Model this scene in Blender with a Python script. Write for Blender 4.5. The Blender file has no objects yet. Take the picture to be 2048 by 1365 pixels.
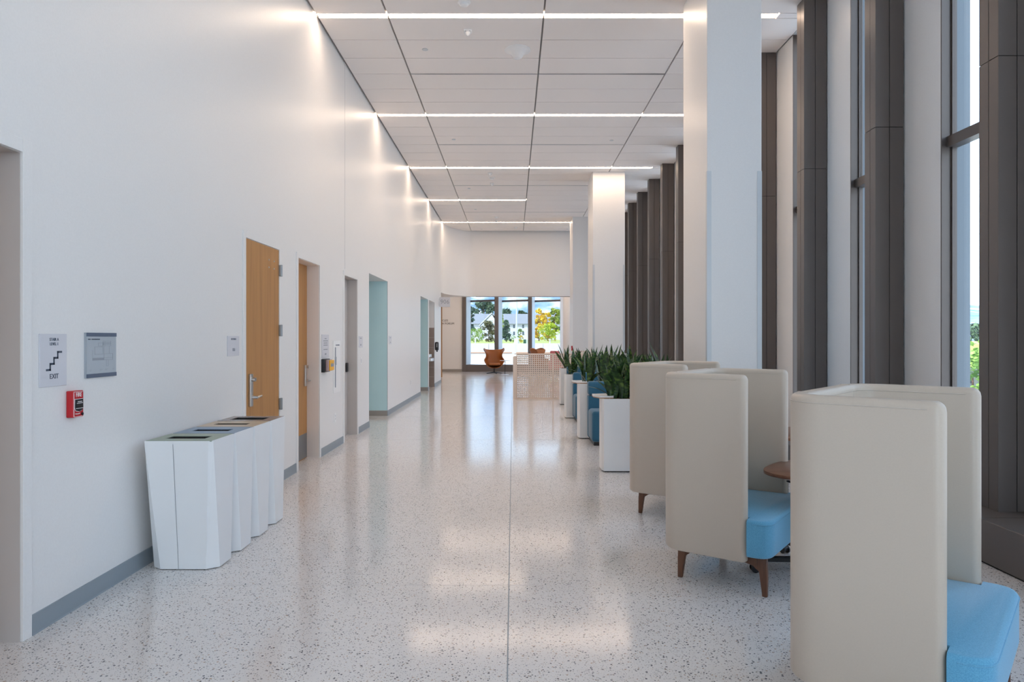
import bpy, bmesh, math, random
from mathutils import Vector, Matrix
random.seed(7)
sc = bpy.context.scene
COL = sc.collection
PI = math.pi

# ------------------------------------------------------------------ camera, sky, sun, exposure
EYE = 1.5
F = 1390.0 / 2048 * 36.0
cam = bpy.data.cameras.new('camera'); camo = bpy.data.objects.new('camera', cam); COL.objects.link(camo)
cam.sensor_width = 36; cam.lens = F; cam.clip_start = 0.05; cam.clip_end = 20000
cam.shift_x = -2.0 / 2048; cam.shift_y = -5.5 / 2048
camo.location = (0, 0, EYE); camo.rotation_euler = (PI / 2, 0, 0)
sc.camera = camo

sc.view_settings.view_transform = 'Standard'
sc.view_settings.look = 'None'
sc.view_settings.gamma = 1
sc.view_settings.use_curve_mapping = False
sc.view_settings.exposure = 0.15
sc.cycles.use_denoising = True
sc.cycles.max_bounces = 10
sc.cycles.diffuse_bounces = 6
sc.cycles.transparent_max_bounces = 16
sc.cycles.caustics_reflective = False
sc.cycles.caustics_refractive = False
sc.cycles.sample_clamp_indirect = 6

SKY = 3.5          # strength of the sky
SUN = 5.5
STRIP = 27.0       # radiance of the ceiling light diffusers
w = bpy.data.worlds.new('sky'); sc.world = w; w.use_nodes = True
nt = w.node_tree; nt.nodes.clear()
tc = nt.nodes.new('ShaderNodeTexCoord'); sep = nt.nodes.new('ShaderNodeSeparateXYZ')
cr = nt.nodes.new('ShaderNodeValToRGB'); bg = nt.nodes.new('ShaderNodeBackground'); wo = nt.nodes.new('ShaderNodeOutputWorld')
cr.color_ramp.elements[0].position = 0.0; cr.color_ramp.elements[0].color = (0.66, 0.82, 1.0, 1)
cr.color_ramp.elements[1].position = 0.75; cr.color_ramp.elements[1].color = (0.34, 0.56, 1.0, 1)
e = cr.color_ramp.elements.new(0.12); e.color = (0.60, 0.79, 1.0, 1)
nz = nt.nodes.new('ShaderNodeTexNoise'); nz.inputs['Scale'].default_value = 3.0; nz.inputs['Detail'].default_value = 5
nr = nt.nodes.new('ShaderNodeValToRGB'); nr.color_ramp.elements[0].position = 0.42; nr.color_ramp.elements[1].position = 0.62
mx = nt.nodes.new('ShaderNodeMix'); mx.data_type = 'RGBA'
mx.inputs[7].default_value = (0.84, 0.92, 1.0, 1)
L = nt.links.new
L(tc.outputs['Generated'], sep.inputs[0]); L(sep.outputs['Z'], cr.inputs[0]); L(tc.outputs['Generated'], nz.inputs['Vector'])
L(nz.outputs[0], nr.inputs[0]); L(nr.outputs[0], mx.inputs[0]); L(cr.outputs[0], mx.inputs[6]); L(mx.outputs[2], bg.inputs[0])
bg.inputs[1].default_value = SKY; L(bg.outputs[0], wo.inputs[0])

sl = bpy.data.lights.new('sun', 'SUN'); sl.energy = SUN; sl.angle = 0.02; sl.color = (1, 0.93, 0.82)
slo = bpy.data.objects.new('sun', sl); COL.objects.link(slo)
slo.rotation_euler = Vector((0.75, 0.62, -0.8)).to_track_quat('-Z', 'Y').to_euler()

# ------------------------------------------------------------------ materials
MATS = {}
def mat(name, col, rough=0.5, metal=0.0, spec=0.5, emit=None, bump=None, coat=0.0):
    m = bpy.data.materials.new(name); m.use_nodes = True
    b = m.node_tree.nodes['Principled BSDF']
    b.inputs['Base Color'].default_value = (*col, 1); b.inputs['Roughness'].default_value = rough
    b.inputs['Metallic'].default_value = metal; b.inputs['Specular IOR Level'].default_value = spec
    b.inputs['Coat Weight'].default_value = coat
    n = m.node_tree
    t = n.nodes.new('ShaderNodeTexCoord')
    if emit:
        b.inputs['Emission Color'].default_value = (*emit[0], 1); b.inputs['Emission Strength'].default_value = emit[1]
    # faint natural variation of colour + fine relief
    nn = n.nodes.new('ShaderNodeTexNoise'); nn.inputs['Scale'].default_value = 2.3 if not bump else bump[0]
    nn.inputs['Detail'].default_value = 3
    n.links.new(t.outputs['Object'], nn.inputs['Vector'])
    if bump:
        bp = n.nodes.new('ShaderNodeBump'); bp.inputs['Strength'].default_value = bump[1]; bp.inputs['Distance'].default_value = bump[2]
        n.links.new(nn.outputs[0], bp.inputs['Height']); n.links.new(bp.outputs[0], b.inputs['Normal'])
    if not emit:
        hv = n.nodes.new('ShaderNodeMix'); hv.data_type = 'RGBA'
        hv.inputs[6].default_value = (*[c * 0.96 for c in col], 1); hv.inputs[7].default_value = (*[min(1, c * 1.04) for c in col], 1)
        n.links.new(nn.outputs[0], hv.inputs[0]); n.links.new(hv.outputs[2], b.inputs['Base Color'])
    MATS[name] = m
    return m

def ramp(n, stops):
    r = n.nodes.new('ShaderNodeValToRGB'); el = r.color_ramp.elements
    el[0].position, el[0].color = stops[0][0], (*stops[0][1], 1)
    el[1].position, el[1].color = stops[-1][0], (*stops[-1][1], 1)
    for p, c in stops[1:-1]:
        q = el.new(p); q.color = (*c, 1)
    return r

def wood(name, a, b_, scale=(14, 14, 0.8), rough=0.4):
    m = mat(name, a, rough); n = m.node_tree; b = n.nodes['Principled BSDF']
    t = n.nodes.new('ShaderNodeTexCoord'); mp = n.nodes.new('ShaderNodeMapping'); mp.inputs['Scale'].default_value = scale
    nz = n.nodes.new('ShaderNodeTexNoise'); nz.inputs['Scale'].default_value = 1.6; nz.inputs['Detail'].default_value = 7; nz.inputs['Roughness'].default_value = 0.62
    r = ramp(n, [(0.28, b_), (0.5, a), (0.75, tuple(min(1, c * 1.12) for c in a))])
    n.links.new(t.outputs['Object'], mp.inputs[0]); n.links.new(mp.outputs[0], nz.inputs['Vector'])
    n.links.new(nz.outputs[0], r.inputs[0]); n.links.new(r.outputs[0], b.inputs['Base Color'])
    return m

def fabric(name, a, b_, scale=260):
    m = mat(name, a, 0.9, spec=0.2); n = m.node_tree; b = n.nodes['Principled BSDF']
    t = n.nodes.new('ShaderNodeTexCoord')
    nz = n.nodes.new('ShaderNodeTexNoise'); nz.inputs['Scale'].default_value = scale; nz.inputs['Detail'].default_value = 2
    r = ramp(n, [(0.35, b_), (0.65, a)])
    n.links.new(t.outputs['Object'], nz.inputs['Vector']); n.links.new(nz.outputs[0], r.inputs[0]); n.links.new(r.outputs[0], b.inputs['Base Color'])
    bp = n.nodes.new('ShaderNodeBump'); bp.inputs['Strength'].default_value = 0.25; bp.inputs['Distance'].default_value = 0.002
    n.links.new(nz.outputs[0], bp.inputs['Height']); n.links.new(bp.outputs[0], b.inputs['Normal'])
    b.inputs['Sheen Weight'].default_value = 0.3
    return m

M_wall = mat('white_satin_paint', (0.765, 0.755, 0.745), 0.38, bump=(90, 0.03, 0.002))
M_white = mat('white_enamel', (0.82, 0.82, 0.82), 0.32)
M_bin = mat('white_powder_coat', (0.80, 0.81, 0.82), 0.4)
M_ceil = mat('ceiling_tile', (0.87, 0.82, 0.785), 0.85, spec=0.2, bump=(300, 0.06, 0.002))
M_slab = mat('ceiling_grid_grey', (0.30, 0.30, 0.30), 0.6)
M_base = mat('grey_rubber_base', (0.26, 0.30, 0.33), 0.5)
M_basewarm = mat('taupe_base', (0.30, 0.28, 0.26), 0.5)
M_bronze = mat('bronze_metal_panel', (0.132, 0.112, 0.102), 0.42, metal=0.25)
M_bronzeL = mat('bronze_frame', (0.12, 0.10, 0.09), 0.38, metal=0.3)
M_joint = mat('dark_joint', (0.02, 0.018, 0.017), 0.8)
M_ext = mat('exterior_grey_panel', (0.15, 0.185, 0.215), 0.45, metal=0.1)
M_extW = mat('exterior_pale_panel', (0.62, 0.70, 0.76), 0.45)
M_steel = mat('brushed_steel', (0.60, 0.60, 0.60), 0.28, metal=1.0)
M_guard = mat('corner_guard_steel', (0.62, 0.65, 0.67), 0.35, metal=0.5)
M_kick = mat('kick_plate_steel', (0.30, 0.31, 0.32), 0.4, metal=0.9)
M_taupe = mat('taupe_grey', (0.52, 0.485, 0.465), 0.45)  # grey tone of two door jambs, the metal leaf and floor strips
M_jamb = mat('warm_white_jamb', (0.82, 0.73, 0.67), 0.45)  # jamb tone, warmer than the white casing around it
M_teal = mat('teal_paint', (0.52, 0.75, 0.79), 0.42)
M_tile = mat('brown_tile', (0.30, 0.24, 0.21), 0.3)
M_door = wood('oak_door', (0.43, 0.205, 0.062), (0.33, 0.145, 0.040), (9, 9, 0.5), 0.5)
M_walnut = wood('walnut_top', (0.21, 0.090, 0.048), (0.12, 0.048, 0.025), (3, 22, 22), 0.3)
M_leg = wood('walnut_leg', (0.13, 0.052, 0.025), (0.075, 0.03, 0.015), (30, 30, 4), 0.4)
M_woodedge = wood('oak_edge', (0.42, 0.24, 0.13), (0.3, 0.16, 0.08), (8, 8, 8), 0.5)
M_vinyl = mat('cream_vinyl', (0.56, 0.475, 0.39), 0.36, bump=(160, 0.05, 0.002))
M_vinyl2 = mat('cream_piping', (0.55, 0.48, 0.41), 0.5)
M_seat = fabric('sky_blue_fabric', (0.145, 0.41, 0.60), (0.10, 0.32, 0.51))
M_blue = fabric('deep_blue_fabric', (0.036, 0.135, 0.225), (0.026, 0.105, 0.18))
M_black = mat('black_metal', (0.012, 0.012, 0.013), 0.4)
M_blackp = mat('black_plastic', (0.010, 0.010, 0.012), 0.35)
M_cream = mat('cream_perforated_steel', (0.72, 0.61, 0.53), 0.4)
M_leather = mat('cognac_leather', (0.30, 0.098, 0.022), 0.38, bump=(120, 0.15, 0.003))
M_coral = mat('coral_fabric', (0.62, 0.17, 0.17), 0.8)
M_red = mat('red_enamel', (0.48, 0.008, 0.015), 0.3)
M_wtext = mat('white_print', (0.85, 0.85, 0.85), 0.5)
M_signbg = mat('sign_plate', (0.62, 0.62, 0.66), 0.4)
M_signside = mat('sign_plate_edge', (0.35, 0.38, 0.42), 0.4)
M_ink = mat('slate_ink', (0.055, 0.075, 0.11), 0.5)
M_inkgrey = mat('grey_ink', (0.30, 0.32, 0.36), 0.5)
M_bar = mat('slate_blue_bar', (0.10, 0.13, 0.19), 0.4)
M_paper = mat('silver_grey_insert', (0.42, 0.46, 0.50), 0.35)
M_yellow = mat('yellow_plastic', (0.90, 0.45, 0.01), 0.4)
M_clear = mat('pinkish_clear_cover', (0.45, 0.33, 0.33), 0.2)
M_led = mat('diffuser_glow', (0.9, 0.9, 0.9), 0.5, emit=((1.0, 0.76, 0.57), STRIP))
M_caps = [mat('sage_lid', (0.30, 0.36, 0.29), 0.45), mat('blue_lid', (0.20, 0.29, 0.40), 0.4),
          mat('tan_lid', (0.50, 0.40, 0.29), 0.35), mat('grey_brown_lid', (0.24, 0.21, 0.21), 0.25)]
M_mulch = mat('mulch', (0.16, 0.085, 0.045), 0.9, bump=(60, 0.8, 0.02))
M_conc = mat('outdoor_concrete', (0.62, 0.62, 0.60), 0.8)
M_patio = mat('pale_paving', (0.74, 0.70, 0.66), 0.8)
M_grass = mat('dry_grass', (0.42, 0.46, 0.12), 0.9, bump=(3, 0.5, 0.1))
M_siding = mat('white_siding', (0.66, 0.68, 0.72), 0.6)
M_roof = mat('grey_shingle', (0.27, 0.28, 0.30), 0.8)
M_pane = mat('dark_window_pane', (0.08, 0.10, 0.13), 0.2)
M_pole = mat('galvanised_pole', (0.55, 0.60, 0.64), 0.5)
M_greenbox = mat('utility_green', (0.03, 0.10, 0.06), 0.5)
M_timber = mat('bench_timber', (0.45, 0.26, 0.16), 0.6)
M_bark = mat('bark', (0.20, 0.11, 0.08), 0.9)

def floor_mat():
    m = bpy.data.materials.new('terrazzo'); m.use_nodes = True; n = m.node_tree; b = n.nodes['Principled BSDF']
    t = n.nodes.new('ShaderNodeTexCoord')
    cur = None
    base = n.nodes.new('ShaderNodeRGB'); base.outputs[0].default_value = (0.72, 0.69, 0.665, 1); cur = base.outputs[0]
    for sc_, thr, rad, stops in ((82, 0.40, 0.38, [(0.0, (0.05, 0.055, 0.07)), (0.45, (0.12, 0.115, 0.125)), (0.60, (0.30, 0.27, 0.25)), (0.80, (0.45, 0.32, 0.22)), (1.0, (0.40, 0.40, 0.42))]),
                             (150, 0.40, 0.38, [(0.0, (0.20, 0.20, 0.22)), (0.5, (0.34, 0.33, 0.33)), (0.8, (0.52, 0.42, 0.33)), (1.0, (0.80, 0.79, 0.78))])):
        v = n.nodes.new('ShaderNodeTexVoronoi'); v.inputs['Scale'].default_value = sc_; v.voronoi_dimensions = '3D'
        n.links.new(t.outputs['Object'], v.inputs['Vector'])
        sp = n.nodes.new('ShaderNodeSeparateColor'); n.links.new(v.outputs['Color'], sp.inputs[0])
        r = ramp(n, stops); n.links.new(sp.outputs[0], r.inputs[0])
        # chip where distance < rad * random and random2 > thr
        mu = n.nodes.new('ShaderNodeMath'); mu.operation = 'MULTIPLY'; mu.inputs[1].default_value = rad; n.links.new(sp.outputs[1], mu.inputs[0])
        ad = n.nodes.new('ShaderNodeMath'); ad.operation = 'ADD'; ad.inputs[1].default_value = 0.10; n.links.new(mu.outputs[0], ad.inputs[0])
        lt = n.nodes.new('ShaderNodeMath'); lt.operation = 'LESS_THAN'; n.links.new(v.outputs['Distance'], lt.inputs[0]); n.links.new(ad.outputs[0], lt.inputs[1])
        gt = n.nodes.new('ShaderNodeMath'); gt.operation = 'GREATER_THAN'; gt.inputs[1].default_value = thr; n.links.new(sp.outputs[2], gt.inputs[0])
        ml = n.nodes.new('ShaderNodeMath'); ml.operation = 'MULTIPLY'; n.links.new(lt.outputs[0], ml.inputs[0]); n.links.new(gt.outputs[0], ml.inputs[1])
        mi = n.nodes.new('ShaderNodeMix'); mi.data_type = 'RGBA'
        n.links.new(ml.outputs[0], mi.inputs[0]); n.links.new(cur, mi.inputs[6]); n.links.new(r.outputs[0], mi.inputs[7]); cur = mi.outputs[2]
    n.links.new(cur, b.inputs['Base Color'])
    nz = n.nodes.new('ShaderNodeTexNoise'); nz.inputs['Scale'].default_value = 1.3; nz.inputs['Detail'].default_value = 3
    mr = n.nodes.new('ShaderNodeMapRange'); mr.inputs[3].default_value = 0.095; mr.inputs[4].default_value = 0.145
    n.links.new(t.outputs['Object'], nz.inputs['Vector']); n.links.new(nz.outputs[0], mr.inputs[0]); n.links.new(mr.outputs[0], b.inputs['Roughness'])
    b.inputs['Specular IOR Level'].default_value = 0.65
    return m
M_floor = floor_mat()

def glass_mat(name, tint):
    m = bpy.data.materials.new(name); m.use_nodes = True; n = m.node_tree; n.nodes.clear()
    o = n.nodes.new('ShaderNodeOutputMaterial'); mx = n.nodes.new('ShaderNodeMixShader'); lw = n.nodes.new('ShaderNodeLayerWeight'); lw.inputs[0].default_value = 0.5
    pw = n.nodes.new('ShaderNodeMath'); pw.operation = 'POWER'; pw.inputs[1].default_value = 5
    ma = n.nodes.new('ShaderNodeMath'); ma.operation = 'MULTIPLY_ADD'; ma.inputs[1].default_value = 0.9; ma.inputs[2].default_value = 0.04
    tr = n.nodes.new('ShaderNodeBsdfTransparent'); tr.inputs[0].default_value = (*tint, 1); gl = n.nodes.new('ShaderNodeBsdfGlossy'); gl.inputs['Roughness'].default_value = 0.01
    n.links.new(lw.outputs['Facing'], pw.inputs[0]); n.links.new(pw.outputs[0], ma.inputs[0]); n.links.new(ma.outputs[0], mx.inputs[0])
    n.links.new(tr.outputs[0], mx.inputs[1]); n.links.new(gl.outputs[0], mx.inputs[2]); n.links.new(mx.outputs[0], o.inputs[0])
    return m
M_glass = glass_mat('window_glass', (0.96, 0.98, 0.98))
M_glassT = glass_mat('view_dimming_glass', (0.74, 0.765, 0.775))  # tint added to dim the overbright view through the far windows

def leaf_mat():
    m = mat('snake_plant_leaf', (0.03, 0.08, 0.02), 0.35); n = m.node_tree; b = n.nodes['Principled BSDF']
    t = n.nodes.new('ShaderNodeTexCoord'); mp = n.nodes.new('ShaderNodeMapping'); mp.inputs['Scale'].default_value = (16, 16, 34)
    oi = n.nodes.new('ShaderNodeObjectInfo'); mm = n.nodes.new('ShaderNodeMath'); mm.operation = 'MULTIPLY'; mm.inputs[1].default_value = 40
    n.links.new(oi.outputs['Random'], mm.inputs[0]); n.links.new(mm.outputs[0], mp.inputs['Location'])
    nz = n.nodes.new('ShaderNodeTexNoise'); nz.inputs['Scale'].default_value = 1.0; nz.inputs['Detail'].default_value = 3
    r = ramp(n, [(0.38, (0.010, 0.032, 0.011)), (0.52, (0.024, 0.070, 0.018)), (0.68, (0.11, 0.19, 0.035))])
    n.links.new(t.outputs['Object'], mp.inputs[0]); n.links.new(mp.outputs[0], nz.inputs['Vector']); n.links.new(nz.outputs[0], r.inputs[0]); n.links.new(r.outputs[0], b.inputs['Base Color'])
    return m
M_leaf = leaf_mat()
def foliage(name, a, b_):
    m = mat(name, a, 0.8); n = m.node_tree; b = n.nodes['Principled BSDF']
    t = n.nodes.new('ShaderNodeTexCoord'); nz = n.nodes.new('ShaderNodeTexNoise'); nz.inputs['Scale'].default_value = 0.9; nz.inputs['Detail'].default_value = 6
    r = ramp(n, [(0.35, b_), (0.62, a)])
    n.links.new(t.outputs['Object'], nz.inputs['Vector']); n.links.new(nz.outputs[0], r.inputs[0]); n.links.new(r.outputs[0], b.inputs['Base Color'])
    return m

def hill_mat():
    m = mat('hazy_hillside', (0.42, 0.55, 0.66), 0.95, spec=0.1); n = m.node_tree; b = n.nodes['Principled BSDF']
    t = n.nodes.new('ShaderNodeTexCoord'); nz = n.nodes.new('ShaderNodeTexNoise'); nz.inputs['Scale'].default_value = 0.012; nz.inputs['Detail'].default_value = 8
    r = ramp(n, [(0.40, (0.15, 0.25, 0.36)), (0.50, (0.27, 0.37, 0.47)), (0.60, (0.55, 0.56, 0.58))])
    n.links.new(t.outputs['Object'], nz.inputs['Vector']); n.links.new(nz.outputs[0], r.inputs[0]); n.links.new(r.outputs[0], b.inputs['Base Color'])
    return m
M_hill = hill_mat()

# ------------------------------------------------------------------ helpers
def tag(o, label=None, cat=None, group=None, kind=None):
    if label: o['label'] = label
    if cat: o['category'] = cat
    if group: o['group'] = group
    if kind: o['kind'] = kind
    return o
def thing(name, label, cat, loc=(0, 0, 0), rotz=0, group=None, kind=None):
    o = bpy.data.objects.new(name, None); COL.objects.link(o); o.empty_display_size = 0.1
    o.location = loc; o.rotation_euler = (0, 0, rotz)
    return tag(o, label, cat, group, kind)
def obj(name, bm, m, parent=None, smooth=None, loc=None):
    if isinstance(bm, bpy.types.Mesh): me = bm
    else:
        bmesh.ops.recalc_face_normals(bm, faces=bm.faces)
        me = bpy.data.meshes.new(name); bm.to_mesh(me); bm.free()
        if m: me.materials.append(m)
        if smooth is not None:
            for p in me.polygons: p.use_smooth = True
            try: me.set_sharp_from_angle(angle=math.radians(smooth))
            except Exception: pass
    o = bpy.data.objects.new(name, me); COL.objects.link(o)
    if parent: o.parent = parent
    if loc: o.location = loc
    return o
def copy_tree(root, loc, rotz=None, label=None, group=None):
    def rec(o, par):
        c = o.copy(); COL.objects.link(c); c.parent = par
        for ch in [x for x in KIDS.get(o.name, [])]: rec(bpy.data.objects[ch], c)
        return c
    KIDS.clear()
    for x in bpy.data.objects:
        if x.parent: KIDS.setdefault(x.parent.name, []).append(x.name)
    c = rec(root, None); c.location = loc
    if rotz is not None: c.rotation_euler = (0, 0, rotz)
    if label: c['label'] = label
    if group: c['group'] = group
    return c
KIDS = {}
def new(): return bmesh.new()
def box(bm, x0, x1, y0, y1, z0, z1, bev=0, seg=2):
    r = bmesh.ops.create_cube(bm, size=1)
    vs = r['verts']
    bmesh.ops.scale(bm, vec=(abs(x1 - x0), abs(y1 - y0), abs(z1 - z0)), verts=vs)
    bmesh.ops.translate(bm, vec=((x0 + x1) / 2, (y0 + y1) / 2, (z0 + z1) / 2), verts=vs)
    if bev:
        es = list({e for v in vs for e in v.link_edges})
        bmesh.ops.bevel(bm, geom=es, offset=bev, segments=seg, affect='EDGES', profile=0.5)
    return bm
def bx(*a, **k): return box(new(), *a, **k)
def prism(bm, poly, z0, z1, bev=0, seg=2, bevbot=False, skipx=None):
    vs = [bm.verts.new((x, y, z0)) for x, y in poly]; f = bm.faces.new(vs)
    r = bmesh.ops.extrude_face_region(bm, geom=[f]); tv = [v for v in r['geom'] if isinstance(v, bmesh.types.BMVert)]
    bmesh.ops.translate(bm, vec=(0, 0, z1 - z0), verts=tv)
    if bev:
        ok = lambda e: skipx is None or not all(abs(v.co.x - skipx) < 1e-4 for v in e.verts)
        top = [e for e in bm.edges if all(v in tv for v in e.verts) and ok(e)]
        if bevbot: top += [e for e in bm.edges if all(v in vs for v in e.verts) and ok(e)]
        bmesh.ops.bevel(bm, geom=top, offset=bev, segments=seg, affect='EDGES', profile=0.5)
    return bm
def cone(bm, p0, p1, r0, r1, seg=14, caps=True):
    p0, p1 = Vector(p0), Vector(p1); d = p1 - p0
    r = bmesh.ops.create_cone(bm, cap_ends=caps, segments=seg, radius1=r0, radius2=r1, depth=d.length)
    q = Vector((0, 0, 1)).rotation_difference(d.normalized()).to_matrix().to_4x4()
    bmesh.ops.transform(bm, matrix=Matrix.Translation((p0 + p1) / 2) @ q, verts=r['verts'])
    return bm
def lathe(bm, prof, seg=24, cx=0, cy=0):
    rings = []
    for r, z in prof:
        rings.append([bm.verts.new((cx + r * math.cos(2 * PI * i / seg), cy + r * math.sin(2 * PI * i / seg), z)) for i in range(seg)])
    for a, b in zip(rings, rings[1:]):
        for i in range(seg): bm.faces.new((a[i], a[(i + 1) % seg], b[(i + 1) % seg], b[i]))
    bm.faces.new(rings[0]); bm.faces.new(rings[-1])
    return bm
def roundpoly(pts, rads, n=6):
    out = []
    N = len(pts)
    for i, p in enumerate(pts):
        r = rads[i] if isinstance(rads, (list, tuple)) else rads
        p = Vector(p); a = Vector(pts[i - 1]); b = Vector(pts[(i + 1) % N])
        if r <= 0: out.append((p.x, p.y)); continue
        u = (a - p).normalized(); v = (b - p).normalized(); ang = u.angle(v); d = r / math.tan(ang / 2)
        s = p + u * d; t = p + v * d
        for k in range(n + 1):
            q = k / n
            pt = (1 - q) ** 2 * s + 2 * q * (1 - q) * p + q * q * t
            out.append((pt.x, pt.y))
    return out
def text_mesh(body, size, depth=0.0015, align='CENTER', mtl=None, font_scale=1.0):
    cu = bpy.data.curves.new('lettering', 'FONT'); cu.body = body; cu.size = size; cu.extrude = depth; cu.align_x = align; cu.align_y = 'CENTER'
    cu.resolution_u = 2
    o = bpy.data.objects.new('tmp', cu); COL.objects.link(o)
    dg = bpy.context.evaluated_depsgraph_get(); me = bpy.data.meshes.new_from_object(o.evaluated_get(dg))
    bpy.data.objects.remove(o); bpy.data.curves.remove(cu)
    me.materials.clear()
    if mtl: me.materials.append(mtl)
    me.transform(Matrix.Diagonal((font_scale, 1, 1, 1)))
    return me
# lettering on a left wall reads along +Y, faces +X ; lettering facing the camera reads along +X, faces -Y
RW = Matrix(((0, 0, 1, 0), (1, 0, 0, 0), (0, 1, 0, 0), (0, 0, 0, 1)))
RC = Matrix(((1, 0, 0, 0), (0, 0, -1, 0), (0, 1, 0, 0), (0, 0, 0, 1)))
def lettering(body, size, y, z, x, parent, m, R=RW, align='CENTER', fs=1.0, name='lettering'):
    me = text_mesh(body, size, align=align, mtl=m, font_scale=fs); me.transform(R)
    if R is RW: me.transform(Matrix.Translation((x, y, z)))
    else: me.transform(Matrix.Translation((y, x, z)))
    return obj(name, me, None, parent)

LW = -2.43          # left wall plane
CH = 5.46           # ceiling height
YB, YE = -6.0, 25.7 # back of the hall, fascia

# ------------------------------------------------------------------ floor
fl = tag(obj('floor', bx(-8, 3.70, YB - 0.2, 32.3, -0.15, 0), M_floor), 'polished pale terrazzo floor with dark and tan chips', 'floor', kind='structure')
for y in [1.20 + 3.02 * k for k in range(-2, 10)]:
    obj('divider_strip', bx(LW, 3.13, y - 0.0025, y + 0.0025, -0.004, 0.0008), M_taupe, fl)
for x in (-0.025,):
    obj('divider_strip', bx(x - 0.003, x + 0.003, YB, 31.1, -0.004, 0.0010), M_base, fl)

# ------------------------------------------------------------------ left wall with its openings
OPEN = [(2.50, 3.43, 2.42), (6.30, 7.20, 2.415), (7.84, 8.705, 2.41), (9.99, 10.83, 2.41), (11.73, 13.46, 2.60), (18.26, 19.87, 2.61), (20.10, 21.50, 2.61)]
T = 0.30
bm = new(); y = YB
for a, b, h in OPEN:
    box(bm, LW - T, LW, y, a, 0, CH + 0.3); box(bm, LW - T, LW, a, b, h, CH + 0.3); y = b
box(bm, LW - T, LW, y, 23.46, 0, CH + 0.3)
# part above 3.05 that sweeps round into the fascia
pts = []
N = 18
for i in range(N + 1):
    a = PI / 2 * i / N
    pts.append((LW + 1.05 * (1 - math.cos(a)), 23.46 + 2.24 * math.sin(a)))
outer = [(LW - T, 23.46), (LW - T, 26.1), (3.66, 26.1), (3.66, 25.70)]
poly = pts + list(reversed([(x, y) for x, y in outer]))
prism(bm, poly, 3.05, CH + 0.3)
for f in bm.faces: f.smooth = False
wl = obj('wall_left', bm, M_wall, smooth=25); tag(wl, 'tall white wall on the left, curving into the far fascia above the lobby', 'wall', kind='structure')
tb = new(); poly2 = [(x + 0.0, y) for x, y in pts]
inner = [(x + 0.03, y + 0.035) for x, y in pts]
prism(tb, [(pts[-1][0], 25.69), (3.66, 25.69), (3.66, 25.74), (pts[-1][0], 25.74)], 3.035, 3.05)
obj('soffit_edge_strip', tb, M_bronzeL, wl)
obj('control_joint', bx(LW - 0.001, LW + 0.0012, 10.04, 10.046, 2.5, CH), M_signside, wl)

# baseboards between openings
segs = [(YB, 2.43), (3.50, 6.23), (7.27, 7.775), (8.77, 9.93), (10.90, 11.73), (13.46, 18.26), (19.87, 20.10), (21.50, 23.46)]
bb = tag(bpy.data.objects.new('baseboard_left', None), 'grey rubber baseboard along the left wall', 'baseboard', kind='structure'); COL.objects.link(bb)
for a, b in segs:
    b_ = new(); prism(b_, [(0, 0), (0.014, 0), (0.010, 0.008), (0.007, 0.10), (0.0, 0.102)], a, b)
    b_.transform(Matrix(((1, 0, 0, LW), (0, 0, 1, 0), (0, 1, 0, 0), (0, 0, 0, 1))))
    obj('base_strip', b_, M_base, bb)

# frames and doors on the left wall
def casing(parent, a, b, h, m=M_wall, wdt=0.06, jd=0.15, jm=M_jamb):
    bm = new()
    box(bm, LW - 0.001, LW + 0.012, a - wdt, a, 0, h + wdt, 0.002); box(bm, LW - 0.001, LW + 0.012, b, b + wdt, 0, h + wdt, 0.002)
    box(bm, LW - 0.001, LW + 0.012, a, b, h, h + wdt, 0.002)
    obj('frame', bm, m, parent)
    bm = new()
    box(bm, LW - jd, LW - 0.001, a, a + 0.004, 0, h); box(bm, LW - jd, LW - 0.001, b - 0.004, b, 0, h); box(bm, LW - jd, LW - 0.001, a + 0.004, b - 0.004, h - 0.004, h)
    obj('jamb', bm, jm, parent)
def back_void(parent, a, b, h, x1):
    obj('backing', bx(LW - T - 0.04, x1, a - 0.001, b + 0.001, 0.0, h), M_joint, parent)

def lever(parent, x, y, z, s=1, plate=(0.055, 0.30)):
    pl = obj('lock_plate', bx(x, x + 0.022, y - plate[0] / 2, y + plate[0] / 2, z - plate[1] * 0.28, z + plate[1] * 0.72, 0.004), M_steel, parent)
    bm = new(); cone(bm, (x + 0.02, y, z), (x + 0.075, y, z), 0.017, 0.013)
    cone(bm, (x + 0.068, y, z), (x + 0.068, y + 0.115 * s, z + 0.006), 0.011, 0.008); obj('lever', bm, M_steel, pl, smooth=40)
    bm = new(); cone(bm, (x + 0.02, y, z + 0.165), (x + 0.055, y, z + 0.165), 0.020, 0.019); obj('key_cylinder', bm, M_steel, pl, smooth=40)

d0 = thing('door_1', 'near recessed grey doorway cut by the photo edge', 'door', kind='structure')
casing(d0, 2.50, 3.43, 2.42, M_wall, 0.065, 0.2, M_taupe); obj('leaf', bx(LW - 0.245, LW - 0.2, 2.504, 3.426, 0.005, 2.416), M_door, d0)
d1 = thing('door_2', 'oak door flush with the wall, behind the recycling bins', 'door', kind='structure')
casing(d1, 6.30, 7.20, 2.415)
obj('leaf', bx(LW - 0.045, LW + 0.006, 6.306, 7.194, 0.008, 2.409, 0.002), M_door, d1)
for z in (0.82, 1.58, 2.20):
    h = obj('hinge', bx(LW + 0.004, LW + 0.028, 7.190, 7.222, z - 0.058, z + 0.058, 0.004), M_kick, d1)
    bm = new(); cone(bm, (LW + 0.03, 7.205, z - 0.06), (LW + 0.03, 7.205, z + 0.06), 0.011, 0.011); obj('hinge_pin', bm, M_kick, h, smooth=40)
for yy, zz in ((6.90, 2.28), (6.90, 2.205), (7.05, 2.28), (7.05, 2.205)):
    bm = new(); cone(bm, (LW + 0.004, yy, zz), (LW + 0.010, yy, zz), 0.009, 0.008); obj('bolt_cap', bm, M_steel, d1, smooth=40)
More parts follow.
